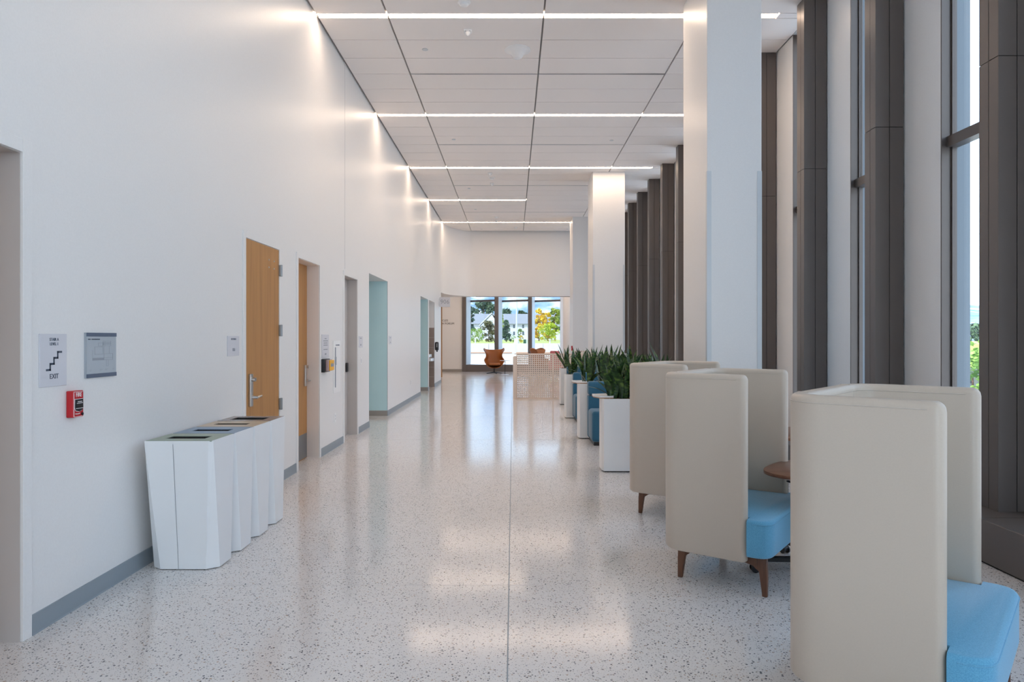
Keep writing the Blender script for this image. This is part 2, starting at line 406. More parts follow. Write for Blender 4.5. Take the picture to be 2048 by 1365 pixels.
lever(d1, LW + 0.006, 6.40, 0.955, plate=(0.06, 0.30))
d2 = thing('door_3', 'recessed oak door with steel kick plate', 'door', kind='structure')
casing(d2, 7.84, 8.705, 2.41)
lf = obj('leaf', bx(LW - 0.195, LW - 0.15, 7.844, 8.701, 0.008, 2.405, 0.002), M_door, d2)
obj('kick_plate', bx(LW - 0.15, LW - 0.147, 7.86, 8.69, 0.02, 0.32), M_kick, d2)
lever(d2, LW - 0.15, 8.60, 0.98, -1, plate=(0.05, 0.26))
d3 = thing('door_4', 'recessed grey metal door with black latch', 'door', kind='structure')
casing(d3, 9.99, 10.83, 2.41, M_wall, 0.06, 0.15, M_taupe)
obj('leaf', bx(LW - 0.195, LW - 0.15, 9.994, 10.826, 0.008, 2.405, 0.002), M_taupe, d3)
obj('latch', bx(LW - 0.15, LW - 0.125, 10.70, 10.79, 0.98, 1.12, 0.006), M_black, d3)

# alcoves
def alcove(n, a, b, h, depth, m, label, kick=M_basewarm, back=None):
    t = thing('wall_alcove_%d' % n, label, 'wall', kind='structure')
    o = LW - depth
    bm = new(); box(bm, o, LW - T, b, b + 0.10, 0, h + 0.1); box(bm, LW - T - 0.001, LW - 0.004, b - 0.012, b, 0, h)
    box(bm, o, LW - T - 0.001, b - 0.012, b, 0, h)
    obj('far_side', bm, m, t)
    obj('near_side', bx(o, LW - T, a - 0.10, a, 0, h + 0.1), M_wall, t)
    obj('soffit', bx(o, LW - T, a, b - 0.012, h, h + 0.1), M_wall, t)
    obj('back_wall', bx(o - 0.1, o, a - 0.1, b + 0.1, 0, h + 0.1), back or M_wall, t)
    obj('base_strip', bx(o, LW - 0.004, b - 0.02, b - 0.012, 0, 0.10), kick, t)
    obj('edge_trim', bx(LW - 0.004, LW + 0.001, b - 0.014, b + 0.004, 0, h), M_inkgrey, t)
    return t
alcove(1, 11.73, 13.46, 2.60, 1.7, M_teal, 'teal painted side of the wide opening in the left wall')
alcove(2, 18.26, 19.87, 2.61, 1.7, M_teal, 'narrow teal painted opening near the far end of the left wall')
a3 = alcove(3, 20.10, 21.50, 2.61, 0.5, M_wall, 'drinking fountain niche lined with brown tile at the lower part')
for i in range(6):
    z0 = 0.004 + i * 0.304
    obj('tile', bx(LW - 0.498, LW - 0.006, 21.478, 21.487, z0, z0 + 0.300), M_tile, a3)
    obj('tile', bx(LW - 0.499, LW - 0.49, 20.104, 20.775, z0, z0 + 0.300), M_tile, a3)
    obj('tile', bx(LW - 0.499, LW - 0.49, 20.779, 21.476, z0, z0 + 0.300), M_tile, a3)

# ------------------------------------------------------------------ ceiling
cl = tag(obj('ceiling', bx(LW - 0.3, 3.7, YB - 0.1, YE + 0.02, CH + 0.03, CH + 0.25), M_slab), 'white panelled ceiling with dark joints', 'ceiling', kind='structure')
XB = [LW + 0.022, -1.54, 0.378, 2.28, 3.655]
LY = [8.53 + 3.80 * n for n in range(-3, 5)]
PM = {}
def panel(x0, x1, y0, y1):
    gx, gy = 0.012, 0.007
    k = (round(x1 - x0, 3), round(y1 - y0, 3))
    w_, d_ = (x1 - x0) - 2 * gx, (y1 - y0) - 2 * gy
    if k not in PM:
        b = bx(-w_ / 2, w_ / 2, -d_ / 2, d_ / 2, 0, 0.03); me = bpy.data.meshes.new('ceiling_panel'); b.to_mesh(me); b.free(); me.materials.append(M_ceil); PM[k] = me
    obj('ceiling_panel', PM[k], None, cl, loc=((x0 + x1) / 2, (y0 + y1) / 2, CH))
offs = [0.07, 0.69, 1.29, 1.875, 2.50, 3.12, 3.73]
for i in range(4):
    for ly in LY:
        for a, b in zip(offs, offs[1:]):
            y0, y1 = ly + a, ly + b
            if y0 > YE - 0.1: continue
            y1 = min(y1, YE)
            panel(XB[i], XB[i + 1], round(y0, 3), round(y1, 3))
    panel(XB[i], XB[i + 1], YB, -2.94)
panel(0.378, 2.28, 19.86, 20.0); panel(2.28, 3.655, 19.86, 20.0)
STRIPS = {8.53: ('nearest long ceiling strip light', 3.24), 12.33: ('second long ceiling strip light from the camera', 3.24), 16.13: ('third ceiling strip light, just before the middle column', 3.22),
          19.93: ('short two segment ceiling strip light', 0.378), 23.73: ('farthest ceiling strip light, by the end fascia', 3.22)}
for k, ly in enumerate(LY):
    ly = round(ly, 2)
    if ly not in STRIPS:      # no lamps in the bays by the camera: plain filler tiles
        for i in range(4): panel(XB[i], XB[i + 1], round(ly - 0.07, 3), round(ly + 0.07, 3))
        continue
    lab, xe = STRIPS.get(ly, ('ceiling strip light behind the camera, number %s back' % ['three', 'two', 'one'][min(k, 2)], 3.22))
    t = thing('strip_light', lab, 'ceiling light', (0, ly, CH), group='ceiling strip lights')
    xs = [XB[0]] + [x for x in XB[1:4] if x < xe - 0.01] + [xe]
    for a, b in zip(xs, xs[1:]):
        obj('diffuser', bx(a + 0.018, b - 0.018, -0.055, 0.055, 0.004, 0.02), M_led, t)
        bm = new(); box(bm, a + 0.008, b - 0.008, -0.068, -0.056, 0.0, 0.03); box(bm, a + 0.008, b - 0.008, 0.056, 0.068, 0.0, 0.03)
        obj('trim_rail', bm, M_white, t)
    if xe > 3.0: panel(xe, 3.655, round(ly - 0.07, 3), round(ly + 0.07, 3))
for k, y in enumerate((6.605, 10.405, 14.205, 18.005, 21.805)):
    t = thing('linear_diffuser', ['slot air diffuser in the ceiling above the camera side', 'nearest visible slot air diffuser, spanning two ceiling panels', 'second slot air diffuser, between the second and third strip lights',
               'third slot air diffuser, just past the third strip light', 'farthest slot air diffuser, past the short strip light'][k], 'air vent', (0, y, CH), group='slot air diffusers')
    for a, b in ((-1.53, 0.368), (0.388, 2.27)):
        o = obj('slot_frame', bx(a, b, -0.022, -0.010, -0.004, 0.028), M_steel, t); obj('slot_frame', bx(a, b, 0.010, 0.022, -0.004, 0.028), M_steel, t)
        obj('slot', bx(a, b, -0.010, 0.010, 0.004, 0.028), M_joint, t)

def disc(label, x, y, kind, name, cat, grp):
    t = thing(name, label, cat, (x, y, CH), group=grp)
    if kind == 'sprinkler':
        obj('cover_plate', lathe(new(), [(0.036, 0.0), (0.040, -0.004), (0.038, -0.009), (0.001, -0.010)], 24), M_guard, t, smooth=50)
    elif kind == 'smoke':
        obj('base', lathe(new(), [(0.075, 0.0), (0.078, -0.012), (0.070, -0.020)], 28), M_white, t, smooth=50)
        obj('sensor', lathe(new(), [(0.052, -0.020), (0.050, -0.042), (0.040, -0.052), (0.001, -0.054)], 28), M_white, t, smooth=50)
    elif kind == 'strobe':
        obj('base', bx(-0.05, 0.05, -0.045, 0.045, -0.03, 0, 0.008), M_white, t)
        obj('lens', lathe(new(), [(0.034, -0.03), (0.030, -0.055), (0.012, -0.075), (0.001, -0.078)], 20), M_white, t, smooth=50)
        for sx in (-0.026, 0.026): obj('sensor_eye', lathe(new(), [(0.007, -0.0305), (0.007, -0.034), (0.001, -0.035)], 10, sx, -0.046), M_inkgrey, t)
    elif kind == 'dome':
        obj('ring', lathe(new(), [(0.182, 0.0), (0.180, -0.008), (0.165, -0.014), (0.120, -0.012)], 40), M_white, t, smooth=50)
        obj('deflector', lathe(new(), [(0.165, -0.013), (0.125, -0.030), (0.085, -0.065), (0.062, -0.105), (0.045, -0.120), (0.001, -0.124)], 40), M_white, t, smooth=60)
disc('white round smoke detector at the top edge of the photo', -0.576, 8.17, 'smoke', 'smoke_detector', 'smoke detector', 'ceiling sensors')
disc('small white ceiling sensor with two eyes below the nearest strip light', -0.578, 8.92, 'strobe', 'ceiling_sensor', 'sensor', 'ceiling sensors')
disc('large white dome diffuser on the near ceiling', 0.062, 9.54, 'dome', 'ceiling_dome', 'ceiling dome', None)
for lab, x, y in (('nearest small round sprinkler cover', -1.205, 9.52), ('small round sprinkler cover left of the second slot diffuser', -1.18, 13.83), ('small round sprinkler cover right of the second slot diffuser', 1.97, 13.9),
                  ('small sprinkler cover near the third slot diffuser', -1.16, 18.35), ('small sprinkler cover near the fourth slot diffuser', -1.15, 21.33), ('far left sprinkler cover by the end fascia', -1.14, 25.2), ('far right sprinkler cover by the end fascia', 1.97, 25.2)):
    disc(lab, x, y, 'sprinkler', 'sprinkler_cover', 'sprinkler', 'flush sprinkler covers')
for lab, x, y, k in (('white ceiling strobe just past the third strip light', -0.55, 16.63, 'strobe'), ('white smoke detector between strobe and third slot diffuser', -0.52, 17.1, 'smoke'), ('white strobe touching the third slot diffuser', -0.535, 17.7, 'strobe'),
                     ('far white smoke detector before the last strip light', -0.54, 22.65, 'smoke'), ('far white strobe before the last strip light', -0.55, 23.3, 'strobe'), ('faint round detector past the last strip light', 0.09, 24.8, 'smoke')):
    disc(lab, x, y, k, 'smoke_detector' if k == 'smoke' else 'ceiling_sensor', 'smoke detector' if k == 'smoke' else 'sensor', 'ceiling sensors')

# ------------------------------------------------------------------ columns
def column(label, x0, x1, y0, y1, gh, n=0):
    c = tag(obj('column', bx(x0, x1, y0, y1, 0, CH + 0.03, 0.004, 1), M_wall), label, 'column', kind='structure')
    if gh:
        for x in (x0, x1):
            bm = new(); s = 1 if x == x0 else -1
            box(bm, x - 0.003 * s, x + 0.045 * s, y0 - 0.003, y0 - 0.0005, 0.10, gh); box(bm, x - 0.003 * s, x - 0.0005 * s, y0 - 0.003, y0 + 0.045, 0.10, gh)
            obj('corner_guard', bm, M_guard, c)
    bm = new(); box(bm, x0 - 0.01, x1 + 0.01, y0 - 0.01, y1 + 0.01, 0.001, 0.10); obj('base_strip', bm, M_base, c)
    return c
column('large near white column with steel corner guards', 2.03, 2.60, 7.27, 8.28, 3.25)
column('middle white column with steel corner guards', 1.90, 2.66, 16.53, 17.60, 3.25)
column('far white column carrying a red pull station', 1.95, 2.80, 22.65, 23.8, 0)
t = tag(obj('column', lathe(new(), [(0.24, 0.0), (0.24, 4.0)], 40, 2.40, 30.2), M_wall, smooth=60), 'round white column beside the far windows', 'column', kind='structure')
tag(t, kind='structure')

# ------------------------------------------------------------------ right facade: fins, piers, windows, sill
FX0, FX1 = 3.38, 3.64
FZ = [-3.16, -1.56, 0.04, 1.64, 3.24, 4.84, 6.48, 8.07, 9.62, 11.16, 12.69, 14.22, 15.73, 17.26, 18.79, 20.30, 21.82, 23.34, 24.86, 26.4, 27.9, 29.4]
FT = 0.20; SEAM = 3.47; ST = 0.29
def fin_meshes():
    out = {}
    for nm, (z0, z1) in {'lo': (ST, SEAM - 0.003), 'hi': (SEAM + 0.003, CH - 0.002)}.items():
        mid = (FX0 + FX1) / 2; g = 0.003
        P = [(FX0, mid - g, 0, 0.006), (mid + g, FX1, 0, 0.006)]
        ms = []
        for x0, x1, y0, y1 in P: ms.append(bx(x0, x1, y0, y1, z0, z1))
        ms.append(bx(FX0 - 0.0, FX0 + 0.006, 0.007, FT / 2 - g, z0, z1)); ms.append(bx(FX0, FX0 + 0.006, FT / 2 + g, FT, z0, z1))
        ms.append(bx(FX0 + 0.007, FX1, FT - 0.006, FT, z0, z1))
        out[nm] = []
        for b in ms:
            me = bpy.data.meshes.new('panel'); b.to_mesh(me); b.free(); me.materials.append(M_bronze); out[nm].append(me)
    b = bx(FX0 + 0.008, FX1, 0.008, FT - 0.008, ST, CH); me = bpy.data.meshes.new('core'); b.to_mesh(me); b.free(); me.materials.append(M_joint); out['core'] = me
    return out
FM = fin_meshes()
wr = thing('wall_right', 'white wall piers between the brown fins on the window side', 'wall', kind='structure')
PIER = 0.54
for i, z in enumerate(FZ):
    if 4 < z < 6: lab = 'brown metal fin closest to the camera at the right edge'
    elif 6 < z < 7: lab = 'second brown metal fin from the right edge'
    elif 8 < z < 9: lab = 'brown metal fin just right of the near column'
    elif 9 < z < 10: lab = 'brown metal fin half hidden behind the near column'
    elif z < 4: lab = 'brown metal fin outside the frame, %.1f metres along the window wall' % (z + 6)
    else: lab = 'brown metal fin on the window wall, %s beyond the near column' % ['first', 'second', 'third', 'fourth', 'fifth', 'sixth', 'seventh', 'eighth', 'ninth', 'tenth', 'eleventh', 'twelfth', 'thirteenth', 'fourteenth'][i - 9]
    t = thing('trim_%d' % (i + 1), lab, 'fin', (0, z, 0), kind='structure')
    obj('core', FM['core'], None, t)
    for k in ('lo', 'hi'):
        for me in FM[k]: obj('panel', me, None, t)
    # pier behind / before the fin
    obj('pier', bx(3.655, 3.82, z - PIER, z + FT, 0, CH + 0.3), M_wall, wr)
    obj('exterior_panel', bx(3.775, 3.90, z - PIER - 0.012, z + FT + 0.012, 0, CH + 0.3), M_ext, wr)
bm = new()
wn = 0
for i in range(len(FZ)):
    a = (FZ[i - 1] + FT) if i else YB
    b = FZ[i] - PIER
    if b - a < 0.1: continue
    wn += 1
    t = thing('window_%d' % wn, 'tall narrow window between brown fins, bay %d along the window wall' % wn, 'window', kind='structure')
    bm = new()
    box(bm, 3.655, 3.775, b - 0.014, b - 0.001, ST, CH); box(bm, 3.655, 3.775, a + 0.001, a + 0.014, ST, CH)
    obj('reveal', bm, M_bronzeL, t)
    bm = new()
    box(bm, 3.735, 3.775, b - 0.032, b - 0.014, ST, CH); box(bm, 3.735, 3.775, a + 0.014, a + 0.032, ST, CH)
    box(bm, 3.735, 3.775, a + 0.032, b - 0.032, ST, ST + 0.06); box(bm, 3.735, 3.775, a + 0.032, b - 0.032, CH - 0.06, CH)
    obj('frame', bm, M_bronzeL, t)
    obj('transom', bx(3.70, 3.80, a + 0.014, b - 0.014, 3.13, 3.22), M_bronzeL, t)
    obj('pane', bx(3.751, 3.759, a + 0.032, b - 0.032, ST + 0.06, 3.13), M_glass, t)
    obj('pane', bx(3.751, 3.759, a + 0.032, b - 0.032, 3.22, CH - 0.06), M_glass, t)
sill = thing('trim_40', 'low brown metal sill bench under the window wall', 'sill', kind='structure')
obj('sill_core', bx(3.14, 3.66, YB, 31.1, 0, ST - 0.01), M_joint, sill)
obj('parapet', bx(3.66, 3.90, YB, 31.1, 0, ST), M_ext, sill)
ys = [YB] + [z - 0.16 for z in FZ] + [31.1]
for a, b in zip(ys, ys[1:]):
    obj('sill_panel', bx(3.13, 3.142, a + 0.003, b - 0.003, 0.012, ST, 0.003, 1), M_bronze, sill)
    obj('sill_panel', bx(3.142, 3.66, a + 0.003, b - 0.003, ST - 0.012, ST, 0), M_bronze, sill)
tag(obj('ceiling_edge_beam', bx(3.655, 3.90, YB, 31.3, CH - 0.0, CH + 0.4), M_wall), 'concealed beam at the ceiling edge above the windows', 'beam', kind='structure')

# back of the hall (behind the camera): glazed end
wb = thing('window_30', 'glazed end wall behind the camera', 'window', kind='structure')
for x in [LW, -0.9, 0.6, 2.1, 3.6]:
    obj('mullion', bx(x - 0.0, x + 0.08, YB - 0.1, YB + 0.0, 0.3, CH), M_bronzeL, wb)
obj('frame', bx(LW, 3.68, YB - 0.1, YB, 0, 0.3), M_bronze, wb); obj('transom', bx(LW, 3.68, YB - 0.08, YB - 0.02, 3.13, 3.22), M_bronzeL, wb)
obj('pane', bx(LW, 3.68, YB - 0.055, YB - 0.047, 0.3, CH), M_glass, wb)

# ------------------------------------------------------------------ lobby at the far end
lob = thing('wall_end', 'far lobby wall with dark lettering beside the end windows', 'wall', kind='structure')
bm = new(); box(bm, -8, -2.29, 31.2, 31.5, 0, 4.2); obj('end_panel', bm, M_wall, lob)
obj('side_panel', bx(-8.2, -8, 23.3, 31.5, 0, 4.2), M_wall, lob); obj('near_panel', bx(-8.2, LW - T, 23.2, 23.46, 0, 4.2), M_wall, lob)
obj('base_strip', bx(-8, -2.30, 31.185, 31.2, 0, 0.11), M_basewarm, lob)
lettering('CLES', 0.125, -3.185, 2.295, 31.195, lob, M_blackp, RC, 'LEFT'); lettering('H FORUM', 0.125, -3.185, 2.155, 31.195, lob, M_blackp, RC, 'LEFT')
tag(obj('ceiling_lobby', bx(-8.2, 4.03, 26.1, 31.6, 4.2, 4.5), M_ceil), 'lobby ceiling hidden beyond the fascia', 'ceiling', kind='structure')
tag(obj('ceiling_lobby_side', bx(-8.2, LW - T, 23.2, 26.1, 4.2, 4.5), M_ceil), 'lobby ceiling strip to the left beyond the corridor', 'ceiling', kind='structure')
tl = thing('strip_light', 'lobby ceiling light hidden above the fascia line', 'ceiling light', (0, 28.5, 4.2), group='ceiling strip lights')
obj('diffuser', bx(-5, 3, -0.06, 0.06, -0.02, -0.002), M_led, tl)
tag(obj('door_5', bx(-3.6, -2.70, 26.46, 26.52, 0.01, 3.04), M_door), 'thin edge of an open oak door at the end of the left wall', 'door', kind='structure')

wy = 31.2
BAYS = [(-2.276, -2.11, -0.83), (-0.83, -0.658, 0.673), (0.673, 0.846, 2.13)]
for k, (m0, m1, r) in enumerate(BAYS):
    t = thing('window_%d' % (31 + k), ['left', 'middle', 'right'][k] + ' of the three far windows', 'window', kind='structure')
    obj('mullion', bx(m0, m1, wy - 0.08, wy + 0.18, -0.01, 4.2, 0.004, 1), M_bronze, t)
    p0 = (m1, wy + 0.06); p1 = (m1 + 0.15, wy + 0.80); p2 = (r, wy + 0.08)
    def slab(nm, a, b, th, z0, z1, m):
        d = Vector((b[0] - a[0], b[1] - a[1])).normalized(); nn = Vector((-d.y, d.x)) * th / 2
        return obj(nm, prism(new(), [(a[0] + nn.x, a[1] + nn.y), (b[0] + nn.x, b[1] + nn.y), (b[0] - nn.x, b[1] - nn.y), (a[0] - nn.x, a[1] - nn.y)], z0, z1), m, t)
    slab('return_panel', p0, p1, 0.03, 0.30, 4.2, M_extW)
    slab('pane', p1, p2, 0.008, 0.33, 4.15, M_glassT)
    slab('transom', p1, p2, 0.07, 3.16, 3.245, M_bronzeL)
    slab('head', p1, p2, 0.07, 4.1, 4.2, M_bronzeL)
    obj('base_rail', bx(m1, r, wy - 0.06, wy + 0.02, -0.005, 0.31, 0.003, 1), M_bronze, t)
    obj('inner_sill', prism(new(), [(m1, wy + 0.02), (r, wy + 0.02), (r, wy + 0.12), (p1[0], p1[1] + 0.04), (m1, wy + 0.8)], 0.0, 0.31), M_bronze, t)
tag(obj('wall_end_right', bx(2.13, 4.03, 31.2, 31.5, 0, 4.2), M_wall), 'white wall right of the far windows, behind the round column', 'wall', kind='structure')

# ------------------------------------------------------------------ perforated screens
def perf_mesh(wd, ht, pitch=0.048):
    bm = new(); nx = int(wd / pitch); nz_ = int(ht / pitch); mx_ = (wd - nx * pitch) / 2; mz = (ht - nz_ * pitch) / 2
    vc = {}
    def V(x, z):
        k = (round(x, 5), round(z, 5))
        if k not in vc: vc[k] = bm.verts.new((x, 0, z))
        return vc[k]
    h = pitch / 2
    for i in range(nx):
        for j in range(nz_):
            cx = mx_ + (i + 0.5) * pitch; cz = mz + (j + 0.5) * pitch
            r = 0.0100 + 0.0055 * (j / nz_)
            ou = [(h, 0), (h, h), (0, h), (-h, h), (-h, 0), (-h, -h), (0, -h), (h, -h)]
            o_ = [V(cx + a, cz + b) for a, b in ou]; i_ = [V(cx + r * math.cos(q * PI / 4), cz + r * math.sin(q * PI / 4)) for q in range(8)]
            for q in range(8): bm.faces.new((o_[q], o_[(q + 1) % 8], i_[(q + 1) % 8], i_[q]))
    x0, x1, z0, z1 = mx_, mx_ + nx * pitch, mz, mz + nz_ * pitch
    for a, b, c, d in ((0, x0, 0, ht), (x1, wd, 0, ht), (x0, x1, 0, z0), (x0, x1, z1, ht)):
        if b - a > 1e-4 and d - c > 1e-4:
            bm.faces.new([bm.verts.new(p) for p in ((a, 0, c), (b, 0, c), (b, 0, d), (a, 0, d))])
    me = bpy.data.meshes.new('perforated_panel'); bm.to_mesh(me); bm.free(); me.materials.append(M_cream)
    return me
PW = 0.905; PME = perf_mesh(PW - 0.012, 1.085)
def screen(label, x0, n, y, end=True):
    t = thing('perforated_screen', label, 'screen', (x0, y, 0), group='cream perforated stair screens')
    for k in range(n):
        o = obj('perforated_panel', PME, None, t, loc=(0.05 + k * PW, 0, 0.02))
        s = o.modifiers.new('thickness', 'SOLIDIFY'); s.thickness = 0.004
        obj('post', bx(0.05 + k * PW + PW - 0.012, 0.05 + k * PW + PW, 0.004, 0.05, 0.0, 1.10), M_cream, t)
    obj('top_rail', bx(0.0, 0.05 + n * PW, -0.005, 0.055, 1.105, 1.125, 0.003, 1), M_cream, t)
    obj('bottom_rail', bx(0.0, 0.05 + n * PW, -0.003, 0.05, 0.0, 0.02), M_cream, t)
    if end: obj('end_panel', prism(new(), roundpoly([(0, 0), (0.085, 0), (0.085, 1.06), (0, 1.06)], [0, 0, 0, 0.04]), -0.1, 0.05), M_cream, t).matrix_local = Matrix(((1, 0, 0, -0.035), (0, 0, 1, 0.02), (0, 1, 0, 0), (0, 0, 0, 1)))
    return t
screen('cream perforated metal screen with solid end, behind the planters', 0.035, 3, 17.1)
screen('far cream perforated screen rail, behind the middle column', 1.76, 1, 20.8, False)

# ------------------------------------------------------------------ lounge pods
def sweep(bm, path, th, z0, z1, nz_=5, rt=0.024, rend=0.03, cornr=0.034):
    """sweep a rounded vertical slab along a plan path; the ends are rounded off"""
    P = [Vector(p) for p in path]; N = len(P)
    S = [0]
    for a, b in zip(P, P[1:]): S.append(S[-1] + (b - a).length)
    Ltot = S[-1]; rings = []
    for i, p in enumerate(P):
        t = (P[min(i + 1, N - 1)] - P[max(i - 1, 0)]).normalized(); n = Vector((-t.y, t.x))
        s = min(S[i], Ltot - S[i])
        k = 1.0 if s >= rend else math.sqrt(max(0.0, 1 - (1 - s / rend) ** 2))
        h = max(0.10, k) * th / 2
        q = 0 if s >= cornr else cornr - math.sqrt(max(0.0, cornr ** 2 - (cornr - s) ** 2))
        zt = z1 - q; zb = z0 + q * 0.35; r = min(rt, h * 0.98)
        prof = [(-h + r * .3, zb), (-h, zb + r * .3), (-h, (zb + zt) / 2), (-h, zt - r)]
        prof += [(-h + r * (1 - math.cos(a)), zt - r + r * math.sin(a)) for a in (PI / 8, PI / 4, 3 * PI / 8, PI / 2)]
        prof += [(h - r * (1 - math.cos(a)), zt - r + r * math.sin(a)) for a in (PI / 2, 3 * PI / 8, PI / 4, PI / 8)]
        prof += [(h, zt - r), (h, (zb + zt) / 2), (h, zb + r * .3), (h - r * .3, zb)]
        rings.append([bm.verts.new((p.x + n.x * o_, p.y + n.y * o_, z)) for o_, z in prof])
    for a, b in zip(rings, rings[1:]):
        m = len(a)
        for j in range(m): bm.faces.new((a[j], a[(j + 1) % m], b[(j + 1) % m], b[j]))
    bm.faces.new(rings[0]); bm.faces.new(rings[-1])
    return bm
PH = 1.285
def u_path(d, hw, r, n=10):
    """from the near wing front, round the back, to the far wing front (forward = +x, near side = -y)"""
    p = []
    for s in (0, .004, .010, .018, .028, .040, .052): p.append((-s, -hw))
    p.append((-(d - r) * 0.5, -hw))
    for i in range(n + 1):
        a = PI / 2 * i / n; p.append((-(d - r) - r * math.sin(a), -(hw - r) - r * math.cos(a)))
    p.append((-d, 0))
    q = [(x, -y) for x, y in reversed(p[:-1])]
    return p + q
def make_pod():
    t = thing('lounge_pod', 'x', 'lounge chair', (0, 0, 0), 0, 'high backed cream lounge pods')
    hw, d = 0.425, 0.515
    path = u_path(d, hw, 0.12)
    sh = obj('shell', sweep(new(), path, 0.075, 0.19, PH), M_vinyl, t, smooth=50)
    # stitched seam along the top outer edge, and two seams across the top of the back
    def tube(pts, r):
        cu = bpy.data.curves.new('seam', 'CURVE'); cu.dimensions = '3D'; cu.bevel_depth = r; cu.bevel_resolution = 1
        s = cu.splines.new('POLY'); s.points.add(len(pts) - 1)
        for i, p in enumerate(pts): s.points[i].co = (*p, 1)
        o = bpy.data.objects.new('seam', cu); COL.objects.link(o)
        me = bpy.data.meshes.new_from_object(o.evaluated_get(bpy.context.evaluated_depsgraph_get())); bpy.data.objects.remove(o)
        me.materials.clear(); me.materials.append(M_vinyl2); return me
    P = [Vector(p) for p in path[6:-6]]; pts = []; ptsi = []
    for i, p in enumerate(P):
        tt = (P[min(i + 1, len(P) - 1)] - P[max(i - 1, 0)]).normalized(); n = Vector((-tt.y, tt.x))
        pts.append((p.x - n.x * 0.0375, p.y - n.y * 0.0375, PH - 0.028))
        ptsi.append((p.x + n.x * 0.0375, p.y + n.y * 0.0375, PH - 0.028))
    obj('piping', tube(pts, 0.0022), None, sh); obj('piping', tube(ptsi, 0.0022), None, sh)
    for s in (-1, 1):
        yy = s * (hw - 0.13)
        obj('seam', tube([(-d - 0.0375, yy, 0.25), (-d - 0.0375, yy, PH - 0.03), (-d - 0.02, yy, PH + 0.0005), (-d + 0.02, yy, PH + 0.0005), (-d + 0.0375, yy, PH - 0.03), (-d + 0.0375, yy, 0.45)], 0.0018), None, sh)
    poly = roundpoly([(-d + 0.04, -0.384), (0.004, -0.384), (0.004, -0.462), (0.138, -0.462), (0.138, 0.462), (0.004, 0.462), (0.004, 0.384), (-d + 0.04, 0.384)],
                     [0.06, 0, 0, 0.105, 0.105, 0, 0, 0.06], 7)
    st = obj('seat', prism(new(), poly, 0.225, 0.445, 0.022, 3, True, 0.004), M_seat, t, smooth=50)
    pl = roundpoly([(0.004, -0.4625), (0.1385, -0.4625), (0.1385, 0.4625), (0.004, 0.4625)], [0, 0.105, 0.105, 0], 7); pl = pl[1:-1]
    i0 = [(x, y, 0.423) for x, y in pl]
    obj('seat_piping', tube(i0, 0.0028), None, st).data.materials[0] = M_seat
    obj('under_frame', bx(-0.47, 0.06, -0.33, 0.33, 0.195, 0.226), M_black, t)
    for lx, ly in ((-0.42, -0.36), (0.07, -0.385), (-0.42, 0.36), (0.07, 0.385)):
        bm = new(); sx = -0.018 if lx < 0 else 0.022; sy = 0.012 if ly > 0 else -0.012
        top = [(-.030, -.016), (.030, -.016), (.030, .016), (-.030, .016)]
        a = [bm.verts.new((lx + p, ly + q, 0.222)) for p, q in top]; b = [bm.verts.new((lx + sx * .6 + p * .75, ly + sy * .6 + q * .9, 0.12)) for p, q in top]
        c = [bm.verts.new((lx + sx + p * .48, ly + sy + q * .75, 0.0)) for p, q in top]
        for u, v in ((a, b), (b, c)):
            for j in range(4): bm.faces.new((u[j], u[(j + 1) % 4], v[(j + 1) % 4], v[j]))
        bm.faces.new(a); bm.faces.new(c)
        bmesh.ops.bevel(bm, geom=[e for e in bm.edges], offset=0.003, segments=1, affect='EDGES')
        lg = obj('leg', bm, M_leg, t, smooth=40)
        s = 1 if lx < 0 else -1
        bm = new(); q = prism(bm, [(lx, 0.222), (lx, 0.130), (lx + s * .030, 0.150), (lx + s * .05, 0.166), (lx + s * .09, 0.176), (lx + s * .20, 0.180), (lx + s * .20, 0.222)], ly - 0.012, ly + 0.012)
        bm.transform(Matrix(((1, 0, 0, 0), (0, 0, 1, 0), (0, 1, 0, 0), (0, 0, 0, 1)))); obj('leg_bracket', bm, M_leg, lg)
    return t
pod = make_pod()
def place_pod(o, cx, cy, ang, label): o.location = (cx, cy, 0); o.rotation_euler = (0, 0, math.radians(ang)); o['label'] = label
place_pod(pod, 1.7475, 2.68, -40.5, 'nearest cream lounge pod, cut by the bottom of the photo')
p2 = copy_tree(pod, (0, 0, 0)); place_pod(p2, 1.625, 4.405, -36.5, 'middle cream lounge pod with its blue seat showing, between the other two')
p3 = copy_tree(pod, (0, 0, 0)); place_pod(p3, 1.665, 6.03, -34.0, 'farthest cream lounge pod, next to the nearest planter')

